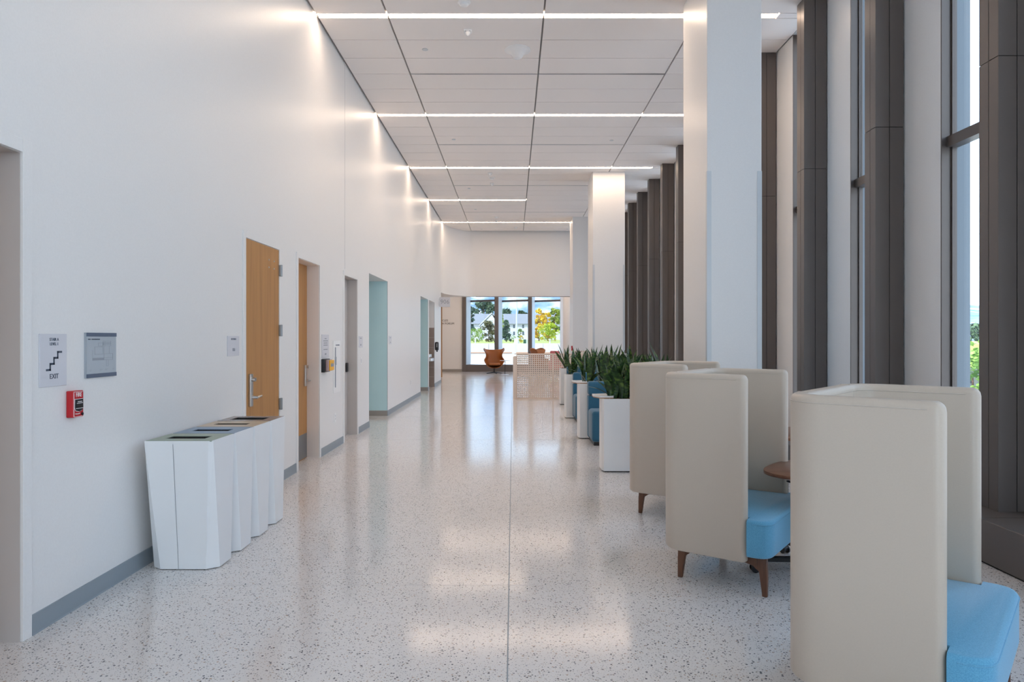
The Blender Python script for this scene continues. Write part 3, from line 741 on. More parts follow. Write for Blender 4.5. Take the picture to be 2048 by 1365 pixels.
def make_table():
    t = thing('lounge_table', 'x', 'table', (0, 0, 0), 0, 'walnut lounge tables on black caster bases')
    n = 60; poly = []
    for i in range(n):
        a = 2 * PI * i / n
        r = 0.405 + 0.040 * math.cos(3 * (a - PI)) + 0.008 * math.cos(6 * (a - PI)); poly.append((r * math.cos(a), r * math.sin(a)))
    obj('table_top', prism(new(), poly, 0.637, 0.660, 0.004, 2, True), M_walnut, t, smooth=40)
    bm = new(); box(bm, -0.13, 0.13, -0.02, 0.02, 0.617, 0.637); box(bm, -0.02, 0.02, -0.13, 0.13, 0.617, 0.637); obj('top_bracket', bm, M_black, t)
    obj('column', bx(-0.03, 0.03, -0.03, 0.03, 0.10, 0.617, 0.006), M_black, t)
    bm = new(); cone(bm, (-0.02, 0.0, 0.60), (-0.22, 0.04, 0.585), 0.008, 0.006); box(bm, -0.29, -0.20, 0.02, 0.06, 0.580, 0.590, 0.003); obj('height_lever', bm, M_black, t)
    for a in (168, 100, 15, 285):
        a = math.radians(a); ln = 0.44 if a != math.radians(168) else 0.50
        d = Vector((math.cos(a), math.sin(a))); n_ = Vector((-d.y, d.x))
        bm = new(); prism(bm, [tuple(n_ * .026), tuple(-n_ * .026), tuple(d * ln - n_ * .018), tuple(d * ln + n_ * .018)], 0.072, 0.10, 0.004, 1)
        ft = obj('foot', bm, M_black, t)
        p = d * (ln - 0.005)
        bm = new(); cone(bm, (p.x, p.y, 0.05), (p.x, p.y, 0.075), 0.010, 0.010, 10)
        cone(bm, (p.x + n_.x * .014, p.y + n_.y * .014, 0.027), (p.x + n_.x * .024, p.y + n_.y * .024, 0.027), 0.027, 0.027, 18)
        cone(bm, (p.x - n_.x * .014, p.y - n_.y * .014, 0.027), (p.x - n_.x * .024, p.y - n_.y * .024, 0.027), 0.027, 0.027, 18)
        cone(bm, (p.x - n_.x * .014, p.y - n_.y * .014, 0.034), (p.x + n_.x * .014, p.y + n_.y * .014, 0.034), 0.020, 0.020, 12); obj('caster', bm, M_blackp, ft, smooth=40)
    return t
tb1 = make_table(); tb1.location = (2.045, 4.44, 0); tb1.rotation_euler = (0, 0, math.radians(10)); tb1['label'] = 'walnut lounge table beside the middle pod, on black casters'
tb2 = copy_tree(tb1, (2.42, 6.2, 0), math.radians(-8), 'walnut lounge table glimpsed behind the middle pod')

# ------------------------------------------------------------------ recycling bins
BX0, BX1 = -2.345, -1.915; BH = 0.845
def make_bin(i, yc, label, slot):
    t = thing('recycling_bin', label, 'bin', ((BX0 + BX1) / 2, yc, 0), group='white faceted recycling bins')
    hx, hy = (BX1 - BX0) / 2, 0.1755
    top = [(-hx, -hy), (0.185, -hy), (hx, -hy + 0.0), (hx, hy), (-hx, hy)]
    bm = new(); z0, z1 = 0.006, BH
    # bottom octagon and top rectangle joined by folded facets
    B = [(-hx + 0.065, -0.100), (hx - 0.070, -0.100), (hx, -0.052), (hx, 0.125), (hx - 0.03, hy), (-hx + 0.03, hy), (-hx, 0.125), (-hx + 0.0, -0.052)]
    Tq = [(-hx, -hy), (hx - 0.02, -hy), (hx, -hy + 0.02), (hx, hy), (hx, hy), (-hx, hy), (-hx, hy), (-hx, -hy)]
    b = [bm.verts.new((x, y, z0)) for x, y in B]
    tl_ = bm.verts.new((-hx, -hy, z1)); tr1 = bm.verts.new((hx - 0.022, -hy, z1)); tr2 = bm.verts.new((hx, -hy + 0.022, z1)); br = bm.verts.new((hx, hy, z1)); bl = bm.verts.new((-hx, hy, z1))
    F_ = bm.faces.new
    F_((b[0], b[1], tr1, tl_)); F_((b[1], b[2], tr2, tr1)); F_((b[2], b[3], br, tr2)); F_((b[3], b[4], br)); F_((b[4], b[5], bl, br)); F_((b[5], b[6], bl)); F_((b[6], b[7], tl_, bl)); F_((b[7], b[0], tl_))
    F_(list(reversed(b)))
    ht = 0.012
    # rim, open top
    ti = [(-hx + ht, -hy + ht), (hx - 0.03, -hy + ht), (hx - ht, -hy + 0.03), (hx - ht, hy - ht), (-hx + ht, hy - ht)]
    tv = [bm.verts.new((x, y, z1)) for x, y in ti]; ov = [tl_, tr1, tr2, br, bl]
    lo = [bm.verts.new((x, y, z1 - 0.10)) for x, y in ti]
    for j in range(5):
        F_((ov[j], ov[(j + 1) % 5], tv[(j + 1) % 5], tv[j])); F_((tv[j], tv[(j + 1) % 5], lo[(j + 1) % 5], lo[j]))
    F_(lo)
    body = obj('body', bm, M_bin, t)
    bmm = new(); v = [bmm.verts.new(p) for p in ((-0.034, -0.1008, z0), (-0.0315, -0.1008, z0), (-0.0315, -hy - 0.0006, z1 - 0.02), (-0.034, -hy - 0.0006, z1 - 0.02))]; bmm.faces.new(v)
    bmesh.ops.solidify(bmm, geom=bmm.faces[:], thickness=0.0006); obj('door_seam', bmm, M_inkgrey, body)
    # lid: ring around the slot, slightly recessed
    x0, x1, y0, y1 = -hx + 0.006, hx - 0.006, -hy + 0.006, hy - 0.006; sx0, sx1, sy0, sy1 = slot
    bm = new()
    for a in ((x0, x1, y0, sy0), (x0, x1, sy1, y1), (x0, sx0, sy0, sy1), (sx1, x1, sy0, sy1)): box(bm, a[0], a[1], a[2], a[3], BH - 0.004, BH + 0.002)
    obj('lid', bm, M_caps[i], t)
    obj('liner', bx(sx0 - 0.004, sx1 + 0.004, sy0 - 0.004, sy1 + 0.004, BH - 0.09, BH - 0.085), M_joint, t)
    bm = new()
    for a in ((sx0 - .004, sx0, sy0, sy1), (sx1, sx1 + .004, sy0, sy1), (sx0, sx1, sy0 - .004, sy0), (sx0, sx1, sy1, sy1 + .004)): box(bm, a[0], a[1], a[2], a[3], BH - 0.09, BH - 0.002)
    obj('slot_lining', bm, M_joint, t)
    return t
sl_ = (-0.135, 0.135, -0.055, 0.035)
make_bin(0, 4.595, 'white recycling bin with sage green lid, nearest of the row', (-0.135, 0.125, -0.075, 0.045))
make_bin(1, 4.950, 'white recycling bin with slate blue lid, second in the row', (-0.135, 0.125, -0.06, 0.04))
make_bin(2, 5.305, 'white recycling bin with tan lid, third in the row', (-0.135, 0.115, -0.05, 0.035))
make_bin(3, 5.660, 'white recycling bin with grey brown lid and wide slot, farthest of the row', (-0.145, 0.125, -0.09, 0.08))

# ------------------------------------------------------------------ signs and devices on the left wall
def bars(parent, rows, m, x, yc, name='print_line'):
    for z, wd, h in rows: obj(name, bx(x, x + 0.0008, yc - wd / 2, yc + wd / 2, z - h / 2, z + h / 2), m, parent)
s = thing('stair_sign', 'pale stair exit sign with stepped line above the red pull station', 'sign', (0, 0, 0))
obj('plate', bx(LW, LW + 0.006, 3.560, 3.775, 1.246, 1.523, 0.001, 1), M_signbg, s)
X = LW + 0.006
lettering('STAIR A', 0.0225, 3.671, 1.493, X, s, M_ink, fs=0.92); lettering('LEVEL 1', 0.0225, 3.671, 1.469, X, s, M_ink, fs=0.92)
lettering('EXIT', 0.037, 3.671, 1.298, X, s, M_ink, fs=0.95)
bm = new(); y, z = 3.607, 1.334; tk = 0.0105
for k in range(4):
    box(bm, X, X + 0.001, y, y + 0.038, z - tk / 2, z + tk / 2)
    if k < 3: box(bm, X, X + 0.001, y + 0.038 - tk, y + 0.038, z - tk / 2, z + 0.031 + tk / 2)
    y += 0.030; z += 0.031
obj('stair_symbol', bm, M_ink, s)
s = thing('floor_plan_frame', 'framed grey evacuation map with slate bars top and bottom', 'map frame', (0, 0, 0))
obj('frame', bx(LW, LW + 0.010, 3.936, 4.238, 1.272, 1.532, 0.001, 1), M_signside, s)
X = LW + 0.010
obj('insert', bx(X, X + 0.001, 3.945, 4.236, 1.293, 1.510), M_paper, s)
obj('top_bar', bx(X, X + 0.003, 3.943, 4.238, 1.510, 1.532), M_bar, s); obj('bottom_bar', bx(X, X + 0.003, 3.943, 4.238, 1.272, 1.295), M_bar, s)
lettering('LEVEL 1 - EVACUATION PLAN', 0.0085, 3.955, 1.494, X + 0.001, s, M_ink, align='LEFT')
bm = new()
def ln(y0, z0, y1, z1, t_=0.0015):
    box(bm, X + 0.001, X + 0.0016, min(y0, y1) - t_ / 2, max(y0, y1) + t_ / 2, min(z0, z1) - t_ / 2, max(z0, z1) + t_ / 2)
def rect(y0, z0, y1, z1, t_=0.0015):
    ln(y0, z0, y1, z0, t_); ln(y0, z1, y1, z1, t_); ln(y0, z0, y0, z1, t_); ln(y1, z0, y1, z1, t_)
rect(4.020, 1.405, 4.100, 1.449, 0.0018); rect(4.055, 1.455, 4.100, 1.472); rect(4.100, 1.455, 4.180, 1.483); rect(4.110, 1.385, 4.200, 1.408); rect(4.135, 1.335, 4.155, 1.372)
ln(4.110, 1.372, 4.200, 1.372); ln(4.110, 1.372, 4.110, 1.455); ln(4.200, 1.372, 4.200, 1.408); ln(3.998, 1.385, 4.110, 1.372); ln(3.998, 1.385, 3.998, 1.43); ln(4.165, 1.408, 4.165, 1.455); ln(4.12, 1.455, 4.12, 1.483)
for k in range(6): ln(4.025 + k * .013, 1.410, 4.029 + k * .013, 1.410)
for k in range(7): rect(4.103 + k * .011, 1.462, 4.110 + k * .011, 1.476, 0.0008)
for y_, w_ in ((3.97, .02), (4.07, .025), (4.12, .03), (4.20, .015)): ln(y_, 1.318, y_ + w_, 1.318); ln(y_, 1.312, y_ + w_ * .7, 1.312)
obj('plan_lines', bm, M_inkgrey, s)
s = thing('fire_pull_station', 'red fire alarm pull station below the stair sign', 'fire alarm', (0, 0, 0))
Y0, Y1, Z0, Z1, X1_ = 3.778, 3.866, 1.066, 1.212, LW + 0.042
obj('housing', bx(LW, X1_, Y0, Y1, Z0, Z1, 0.005), M_red, s)
bm = new(); t_ = 0.0018
for a in ((Y0 + .002, Y0 + .002 + t_, Z0 + .004, Z1 - .004), (Y0 + .002, Y1 - .003, Z1 - .005 - t_, Z1 - .005), (Y0 + .002, Y1 - .012, Z0 + .004, Z0 + .004 + t_)): box(bm, X1_ - .001, X1_ + .0006, *a)
obj('outline', bm, M_wtext, s)
lettering('FIRE', 0.034, 3.822, 1.189, X1_, s, M_wtext, fs=0.86)
def shield(k, x): return [(3.788 - k, 1.166 + k), (3.856 + k, 1.166 + k), (3.858 + k, 1.118 - k), (3.850 + k, 1.103 - k), (3.822, 1.097 - k), (3.794 - k, 1.103 - k), (3.786 - k, 1.118 - k)]
def yz_prism(poly, x0, x1, m, nm, par):
    b = prism(new(), poly, x0, x1); b.transform(RW); return obj(nm, b, m, par)
yz_prism(shield(0.0015, 0), X1_, X1_ + 0.001, M_wtext, 'shield_border', s); hd = yz_prism(shield(-0.001, 0), X1_ + 0.001, X1_ + 0.004, M_blackp, 'pull_handle', s)
obj('handle_bar', bx(X1_ + .003, X1_ + .006, 3.794, 3.850, 1.119, 1.158, 0.001), M_black, hd)
obj('handle_band', bx(X1_ + .006, X1_ + .0066, 3.796, 3.848, 1.1425, 1.1455), M_wtext, hd)
lettering('PULL DOWN', 0.007, 3.822, 1.152, X1_ + .006, hd, M_wtext, fs=0.9)
obj('handle_band', bx(X1_ + .004, X1_ + .0048, 3.792, 3.853, 1.114, 1.1165), M_wtext, hd)
lettering('Honeywell', 0.0105, 3.812, 1.086, X1_, s, M_wtext, fs=0.9)
bm = new(); cone(bm, (X1_, 3.852, 1.082), (X1_ + .004, 3.852, 1.082), 0.0085, 0.0085); obj('key_lock', bm, M_black, s)

s = thing('room_sign', 'small pale electrical room sign beside the first oak door', 'sign', (0, 0, 0))
obj('plate', bx(LW, LW + 0.006, 5.905, 6.155, 1.347, 1.520, 0.001, 1), M_signbg, s)
lettering('ELECTRICAL', 0.021, 6.03, 1.492, LW + .006, s, M_ink, fs=0.95); lettering('131', 0.036, 6.03, 1.400, LW + .006, s, M_ink)
s = thing('restroom_sign', 'tall pale sign of several text lines above the yellow device', 'sign', (0, 0, 0))
obj('plate', bx(LW, LW + 0.006, 8.82, 9.155, 1.246, 1.548, 0.001, 1), M_signbg, s)
bars(s, [(1.495, .09, .012), (1.466, .22, .012), (1.438, .18, .012), (1.411, .19, .012), (1.355, .19, .012), (1.296, .07, .022)], M_inkgrey, LW + .006, 8.99)
s = thing('emergency_device', 'yellow emergency device on a black wall bracket', 'device', (0, 0, 0))
obj('back_box', bx(LW, LW + 0.045, 8.80, 9.06, 1.065, 1.235, 0.006), M_blackp, s)
obj('clear_cover', bx(LW + 0.045, LW + 0.085, 8.84, 9.04, 1.080, 1.225, 0.008), M_clear, s)
obj('front', bx(LW + 0.085, LW + 0.100, 8.86, 9.06, 1.085, 1.220, 0.006), M_yellow, s)
obj('screen', bx(LW + 0.100, LW + 0.102, 8.89, 9.03, 1.135, 1.175), M_inkgrey, s)
s = thing('extinguisher_cabinet', 'flush white cabinet with a thin dark vertical handle', 'cabinet', (0, 0, 0))
obj('door', bx(LW, LW + 0.008, 9.38, 9.76, 0.755, 1.468, 0.003), M_white, s)
obj('handle', bx(LW + .008, LW + .014, 9.455, 9.485, 0.83, 1.375), M_inkgrey, s); obj('latch', bx(LW + .008, LW + .020, 9.445, 9.50, 1.135, 1.245, 0.003), M_signside, s)
lettering('FIRE EXTINGUISHER', 0.022, 9.60, 1.405, LW + .008, s, M_bar, fs=1.0)
s = thing('room_sign', 'small pale sign just past the grey metal door', 'sign', (0, 0, 0))
obj('plate', bx(LW, LW + 0.006, 10.93, 11.22, 1.352, 1.532, 0.001, 1), M_signbg, s); bars(s, [(1.50, .10, .016), (1.395, .07, .026)], M_inkgrey, LW + .006, 11.07)
s = thing('room_sign', 'small pale sign just past the wide teal opening', 'sign', (0, 0, 0))
obj('plate', bx(LW, LW + 0.006, 13.60, 13.88, 1.38, 1.545, 0.001, 1), M_signbg, s); bars(s, [(1.51, .12, .014), (1.42, .07, .024)], M_inkgrey, LW + .006, 13.74)
for lab, y_, z_, nm, ct in (('light switch plate below the sign past the grey door', 11.1, 1.14, 'light_switch', 'switch'), ('outlet cover between the yellow device and the grey door, near the floor', 9.48, 0.42, 'outlet_cover', 'outlet'), ('outlet cover low on the wall past the teal opening', 16.5, 0.45, 'outlet_cover', 'outlet')):
    s = thing(nm, lab, ct, (0, 0, 0)); pl = obj('plate', bx(LW, LW + 0.007, y_ - 0.038, y_ + 0.038, z_ - 0.058, z_ + 0.058, 0.002), M_white, s)
    if ct == 'switch': obj('rocker', bx(LW + .007, LW + .011, y_ - 0.017, y_ + 0.017, z_ - 0.033, z_ + 0.033, 0.002), M_signbg, s)
    else:
        for dz in (-0.02, 0.02): obj('socket', bx(LW + .007, LW + .009, y_ - 0.016, y_ + 0.016, z_ + dz - 0.013, z_ + dz + 0.013, 0.002), M_signbg, s)

# fountain, dispenser, blade sign
f = thing('drinking_fountain', 'pair of steel drinking fountain basins in the tiled niche', 'drinking fountain', (0, 0, 0))
for y_, z_ in ((20.45, 1.03), (21.05, 0.90)):
    x0 = LW - 0.49
    b = obj('basin', prism(new(), roundpoly([(x0, y_ - .23), (LW + 0.02, y_ - .23), (LW + 0.02, y_ + .23), (x0, y_ + .23)], [0, .10, .10, 0]), z_ - 0.09, z_, 0.012), M_steel, f, smooth=40)
    obj('body', bx(x0, x0 + 0.30, y_ - .16, y_ + .16, z_ - 0.28, z_ - 0.09, 0.01), M_steel, f)
    bm = new(); cone(bm, (LW - .12, y_ - .1, z_), (LW - .12, y_ - .1, z_ + .05), 0.016, 0.012); cone(bm, (LW - .12, y_ - .1, z_ + .05), (LW - .05, y_ - .1, z_ + .065), 0.011, 0.009); obj('bubbler', bm, M_steel, b, smooth=40)
s = thing('hand_dispenser', 'black hand sanitiser dispenser on the wall past the niche', 'dispenser', (0, 0, 0))
obj('cover', bx(LW, LW + 0.11, 21.62, 21.76, 1.12, 1.385, 0.035, 4), M_blackp, s, smooth=60); obj('nozzle', bx(LW + .04, LW + .08, 21.67, 21.71, 1.075, 1.13, 0.006), M_black, s)
obj('window_strip', bx(LW + .05, LW + .075, 21.6175, 21.621, 1.22, 1.34), M_signside, s)
s = thing('blade_sign', 'pale blade sign projecting from the wall near the lobby', 'sign', (0, 0, 0))
obj('plate', bx(LW + 0.02, LW + 0.37, 22.78, 22.80, 2.530, 2.845, 0.002), M_signbg, s); obj('bracket', bx(LW, LW + 0.02, 22.77, 22.81, 2.56, 2.81), M_guard, s)
lettering('906', 0.20, LW + 0.195, 2.69, 22.78, s, M_inkgrey, RC)
s = thing('fire_pull_station', 'small red pull station on the far column', 'fire alarm', (0, 0, 0))
obj('housing', bx(1.905, 1.949, 22.68, 22.79, 1.10, 1.25, 0.005), M_red, s); obj('pull_handle', bx(1.900, 1.906, 22.70, 22.77, 1.13, 1.19, 0.002), M_wtext, s)

# ------------------------------------------------------------------ planters, snake plants, booths
def make_planter(y, x0, x1, label, ledge=True):
    t = thing('planter', label, 'planter', (0, y, 0), group='white booth planters')
    H = 0.82; poly = [(x0, 0.0), (x1, 0.0), (x1, 0.27), (x0 - 0.02, 0.27), (x0 - 0.02, 0.20), (x0 - 0.02, 0.08)]
    poly = [(x0, 0.0), (x1, 0.0), (x1, 0.27), (x0 - 0.02, 0.27), (x0 - 0.02, 0.06)]
    bm = new(); n = len(poly); i_ = 0.010
    inn = [(x0 + i_, i_), (x1 - i_, i_), (x1 - i_, 0.27 - i_), (x0 - 0.02 + i_, 0.27 - i_), (x0 - 0.02 + i_, 0.06 + i_ * .5)]
    rings = [[bm.verts.new((x, yy, 0.012)) for x, yy in poly], [bm.verts.new((x, yy, H)) for x, yy in poly], [bm.verts.new((x, yy, H)) for x, yy in inn], [bm.verts.new((x, yy, H - 0.06)) for x, yy in inn]]
    for a, b in zip(rings, rings[1:]):
        for j in range(n): bm.faces.new((a[j], a[(j + 1) % n], b[(j + 1) % n], b[j]))
    bm.faces.new(rings[0]); bm.faces.new(rings[-1])
    obj('box', bm, M_white, t); obj('plinth', prism(new(), [(x0 + .01, .01), (x1 - .01, .01), (x1 - .01, .26), (x0 - .01, .26), (x0 - .01, .06)], 0, 0.012), M_joint, t)
    bm = new(); nx = 46; ny = 6; g = []
    for a in range(nx + 1):
        row = []
        for b in range(ny + 1): row.append(bm.verts.new((x0 + 0.015 + (x1 - x0 - 0.03) * a / nx, 0.014 + 0.242 * b / ny, H - 0.012 + random.uniform(-.012, .016))))
        g.append(row)
    for a in range(nx):
        for b in range(ny): bm.faces.new((g[a][b], g[a + 1][b], g[a + 1][b + 1], g[a][b + 1]))
    mu = obj('mulch', bm, M_mulch, t); mu['kind'] = 'stuff'
    if ledge:
        P = [(x0 - 0.095, 0.36), (x0 - 0.095, 0.20), (x0 - 0.045, 0.04), (x0 + 0.11, 0.035), (x0 + 0.13, 0.15), (x0 + 0.07, 0.40)]
        ld = obj('ledge', prism(new(), P, H + 0.012, H + 0.030, 0.002, 1), M_white, t); obj('ledge_underside', prism(new(), [(x * 0.985 + (x0 + .02) * .015, yy) for x, yy in P], H + 0.001, H + 0.012), M_woodedge, ld)
    return t
PLY = [(7.78, 1.02, 2.00), (10.37, 1.00, 2.35), (13.03, 1.00, 2.35), (15.70, 1.08, 2.35)]
PL = ['nearest white planter, beside the farthest lounge pod', 'second white planter from the lounge pods', 'third white planter from the lounge pods', 'farthest white planter, against the perforated screen']
for (y, a, b), lab, k in zip(PLY, PL, range(4)): make_planter(y, a, b, lab, k < 2)

def leaf_mesh(h, wd, lean, curl, seed):
    r = random.Random(seed); bm = new(); N = 11; rows = []
    for i in range(N + 1):
        t = i / N
        ww = wd * (0.42 + 0.58 * math.sin(min(1, t / 0.5) * PI / 2)) if t < 0.5 else wd * max(0.0, 1 - ((t - 0.5) / 0.5) ** 1.7)
        x = lean * t * t * h + 0.015 * math.sin(5 * t + seed); z = h * t * (1 - 0.25 * lean * lean * t) - max(0, lean - .9) * h * t * t * 0.55
        tw = curl * t
        c, s = math.cos(tw), math.sin(tw)
        row = [(x - 0.18 * ww * c * 0, 0, z)]
        pts = [(-0.5 * ww, 0.16 * ww), (-0.25 * ww, 0.05 * ww), (0, 0), (0.25 * ww, 0.05 * ww), (0.5 * ww, 0.16 * ww)]
        rows.append([bm.verts.new((x - q * c * 0.3 - p * s, p * c - q * s, z)) for p, q in pts] if ww > 1e-4 else [bm.verts.new((x, 0, z))])
    for a, b in zip(rows, rows[1:]):
        if len(b) == 1:
            for j in range(4): bm.faces.new((a[j], a[j + 1], b[0]))
        else:
            for j in range(4): bm.faces.new((a[j], a[j + 1], b[j + 1], b[j]))
    for f_ in bm.faces: f_.smooth = True
    me = bpy.data.meshes.new('leaf'); bm.to_mesh(me); bm.free(); me.materials.append(M_leaf)
    return me
LM = [leaf_mesh(h, wd, ln_, cu, k) for k, (h, wd, ln_, cu) in enumerate([(0.50, .082, .25, .5), (0.44, .088, .42, -.6), (0.38, .084, .62, .7), (0.54, .076, .15, -.4), (0.33, .09, .80, .4), (0.42, .08, .52, 1.0), (0.34, .072, 1.05, -.5), (0.47, .086, .34, -1.0)])]
def make_plant(x, y, label, seed, group, n=9, hs=1.0):
    r = random.Random(seed)
    t = thing('snake_plant', label, 'plant', (x, y, 0.815), r.uniform(0, 6.3), group)
    for k in range(n):
        o = obj('leaf', r.choice(LM[:2] + LM[3:4] + LM[7:8]) if k < 3 else r.choice(LM), None, t)
        a = 2 * PI * k / n + r.uniform(-.4, .4); rr = r.uniform(.01, .085)
        o.location = (rr * math.cos(a), rr * math.sin(a), 0); s_ = r.uniform(.82, 1.12) * hs
        o.rotation_euler = (r.uniform(-.12, .12), r.uniform(-.1, .1), a); o.scale = (s_, s_, s_)
    return t
ords = ['first', 'second', 'third', 'fourth', 'fifth', 'sixth']
pn = ['nearest', 'second', 'third', 'farthest']
for k, (y, a, b) in enumerate(PLY):
    n = [6, 6, 5, 4][k]
    for i in range(n):
        xx = a + 0.14 + i * (b - a - (0.38 if k == 0 else 0.26)) / (n - 1)
        make_plant(xx, y + 0.13 + random.uniform(-.03, .03), 'dark green snake plant, %s from the aisle in the %s white planter' % (ords[i], pn[k]), 31 * k + i + 5, 'snake plants in the white planters', n=11, hs=1.0 if k else 0.95)
# one tall leaf clump in the nearest planter
for (xx_, yy_, k_, rz_, tl_) in ((1.09, 7.86, 2, PI * .95, 'snake plant leaf cluster drooping over the white ledge of the nearest planter'),):
    t = thing('snake_plant', tl_, 'plant', (xx_, yy_, 0.822), 0, 'snake plants in the white planters')
    for q_, (li, az) in enumerate(((6, 3.0), (4, 2.4), (2, 4.2))):
        o = obj('leaf', LM[li], None, t); o.rotation_euler = (0, 0, az); o.scale = (.85, .85, .62 if q_ == 0 else .8)
t = thing('snake_plant', 'snake plant with one tall upright leaf above the farthest lounge pod', 'plant', (1.68, 7.92, 0.815), 2.7, 'snake plants in the white planters')
for k, (ln_, a) in enumerate(((3, 0.2), (1, 2.2), (7, 4.0), (5, 5.2))):
    o = obj('leaf', LM[ln_], None, t); o.rotation_euler = (0, 0, a); o.scale = (1.3, 1.3, 1.22) if k == 0 else (.9, .9, .9)

def make_booth(y1, x0, x1, label):
    """bench against the planter whose front is at y1, facing the camera"""
    t = thing('booth_bench', label, 'bench', (0, y1, 0), group='deep blue booth benches')
    obj('seat', bx(x0, x1, -0.70, -0.20, 0.05, 0.48, 0.045, 4), M_blue, t, smooth=50)
    bm = new(); box(bm, x0, x1, -0.205, -0.02, 0.05, 0.66, 0.02, 3); obj('lower_back', bm, M_blue, t, smooth=50)
    obj('upper_back', bx(x0, x1, -0.215, -0.02, 0.665, 0.865, 0.035, 4), M_blue, t, smooth=50)
    obj('plinth', bx(x0 + .03, x1 - .03, -0.66, -0.03, 0, 0.05), M_black, t)
    return t
make_booth(10.36, 1.10, 2.30, 'nearest deep blue booth bench, behind the nearest planter')
make_booth(13.02, 1.11, 2.30, 'second deep blue booth bench, behind the second planter')
make_booth(15.69, 1.20, 2.30, 'farthest deep blue booth bench, behind the third planter')

# ------------------------------------------------------------------ lobby chairs
def make_egg():
    t = thing('wing_chair', 'x', 'armchair', (0, 0, 0), 0, 'cognac leather swivel wing chairs')
    # shell: for every height a U shaped section open to -y (front)
    prof = [  # z, half width, back y, side reach towards the front, curve power
(0.26, 0.05, 0.00, -0.10), (0.275, 0.14, 0.10, -0.20), (0.32, 0.235, 0.18, -0.27), (0.40, 0.315, 0.235, -0.30), (0.50, 0.37, 0.26, -0.30), (0.57, 0.405, 0.275, -0.26),
        (0.60, 0.385, 0.285, -0.12), (0.68, 0.315, 0.30, -0.02), (0.78, 0.30, 0.32, -0.02), (0.88, 0.325, 0.345, -0.05), (0.96, 0.37, 0.36, -0.07), (1.02, 0.415, 0.365, -0.05), (1.055, 0.415, 0.37, 0.02), (1.075, 0.38, 0.37, 0.12)]
    bm = new(); M = 20; rows = []
    for z, hw, by, fr in prof:
        row = []
        for j in range(M + 1):
            u = -1 + 2 * j / M; a = u * PI / 2
            x = hw * math.copysign(abs(math.sin(a)) ** 0.75, a); yy = fr + (by - fr) * math.cos(a) ** 0.55 if abs(u) < 1 else fr
            dz = 0.0
            if z > 0.9: dz = -0.065 * (z - .9) / .18 * (1 - abs(u) ** 1.8)
            row.append(bm.verts.new((x, yy, z + dz)))
        rows.append(row)
    for a, b in zip(rows, rows[1:]):
        for j in range(M): bm.faces.new((a[j], a[j + 1], b[j + 1], b[j]))
    bm.faces.new(rows[0])
    o = obj('shell', bm, M_leather, t, smooth=80)
    md = o.modifiers.new('thickness', 'SOLIDIFY'); md.thickness = 0.045; md.offset = 1
    md = o.modifiers.new('smooth', 'SUBSURF'); md.levels = 1; md.render_levels = 1
    bm = new(); prism(bm, roundpoly([(-.27, -.33), (.27, -.33), (.24, .20), (-.24, .20)], [.12, .12, .1, .1], 8), 0.36, 0.455, 0.035, 4, True); obj('seat_cushion', bm, M_leather, t, smooth=60)
    bm = new(); cone(bm, (0, 0, 0.05), (0, 0, 0.28), 0.028, 0.028); obj('stem', bm, M_black, t, smooth=40)
    for k in range(4):
        a = PI / 2 * k + PI / 4 * 0.35; d = Vector((math.cos(a), math.sin(a), 0))
        bm = new(); cone(bm, (0, 0, 0.058), (d.x * .34, d.y * .34, 0.014), 0.024, 0.014, 10); obj('foot', bm, M_black, t, smooth=40)
    return t
eg = make_egg(); eg.location = (-0.80, 29.5, 0); eg.rotation_euler = (0, 0, 0.08); eg['label'] = 'cognac leather wing chair facing the corridor by the far window'
copy_tree(eg, (1.16, 29.6, 0), math.radians(62), 'cognac leather wing chair half hidden behind the perforated screen')
t = thing('side_table', 'thin round glass top side table on a single pole beside the wing chair', 'side table', (-0.33, 28.6, 0))
obj('table_top', lathe(new(), [(0.20, 0.575), (0.21, 0.58), (0.20, 0.587)], 32), M_extW, t, smooth=50)
bm = new(); cone(bm, (0, 0, 0.012), (0, 0, 0.578), 0.012, 0.012); obj('pole', bm, M_black, t, smooth=40); obj('base', lathe(new(), [(0.16, 0.0), (0.16, 0.008), (0.02, 0.014)], 32), M_steel, t, smooth=50)
t = thing('coral_armchair', 'coral red low armchair behind the perforated screen', 'armchair', (1.66, 27.4, 0))
obj('backrest', bx(-0.19, 0.19, 0.10, 0.20, 0.40, 1.00, 0.04, 4), M_coral, t, smooth=50); obj('seat', bx(-0.24, 0.24, -0.38, 0.20, 0.28, 0.42, 0.04, 4), M_coral, t, smooth=50)
for sx in (-1, 1):
    obj('armrest', bx(sx * 0.25 - .035, sx * 0.25 + .035, -0.34, 0.20, 0.28, 0.58, 0.02, 3), M_coral, t, smooth=50)
    for yy in (-0.32, 0.14): bm = new(); cone(bm, (sx * .22, yy, 0), (sx * .20, yy, 0.28), 0.012, 0.018, 10); obj('leg', bm, M_black, t, smooth=40)

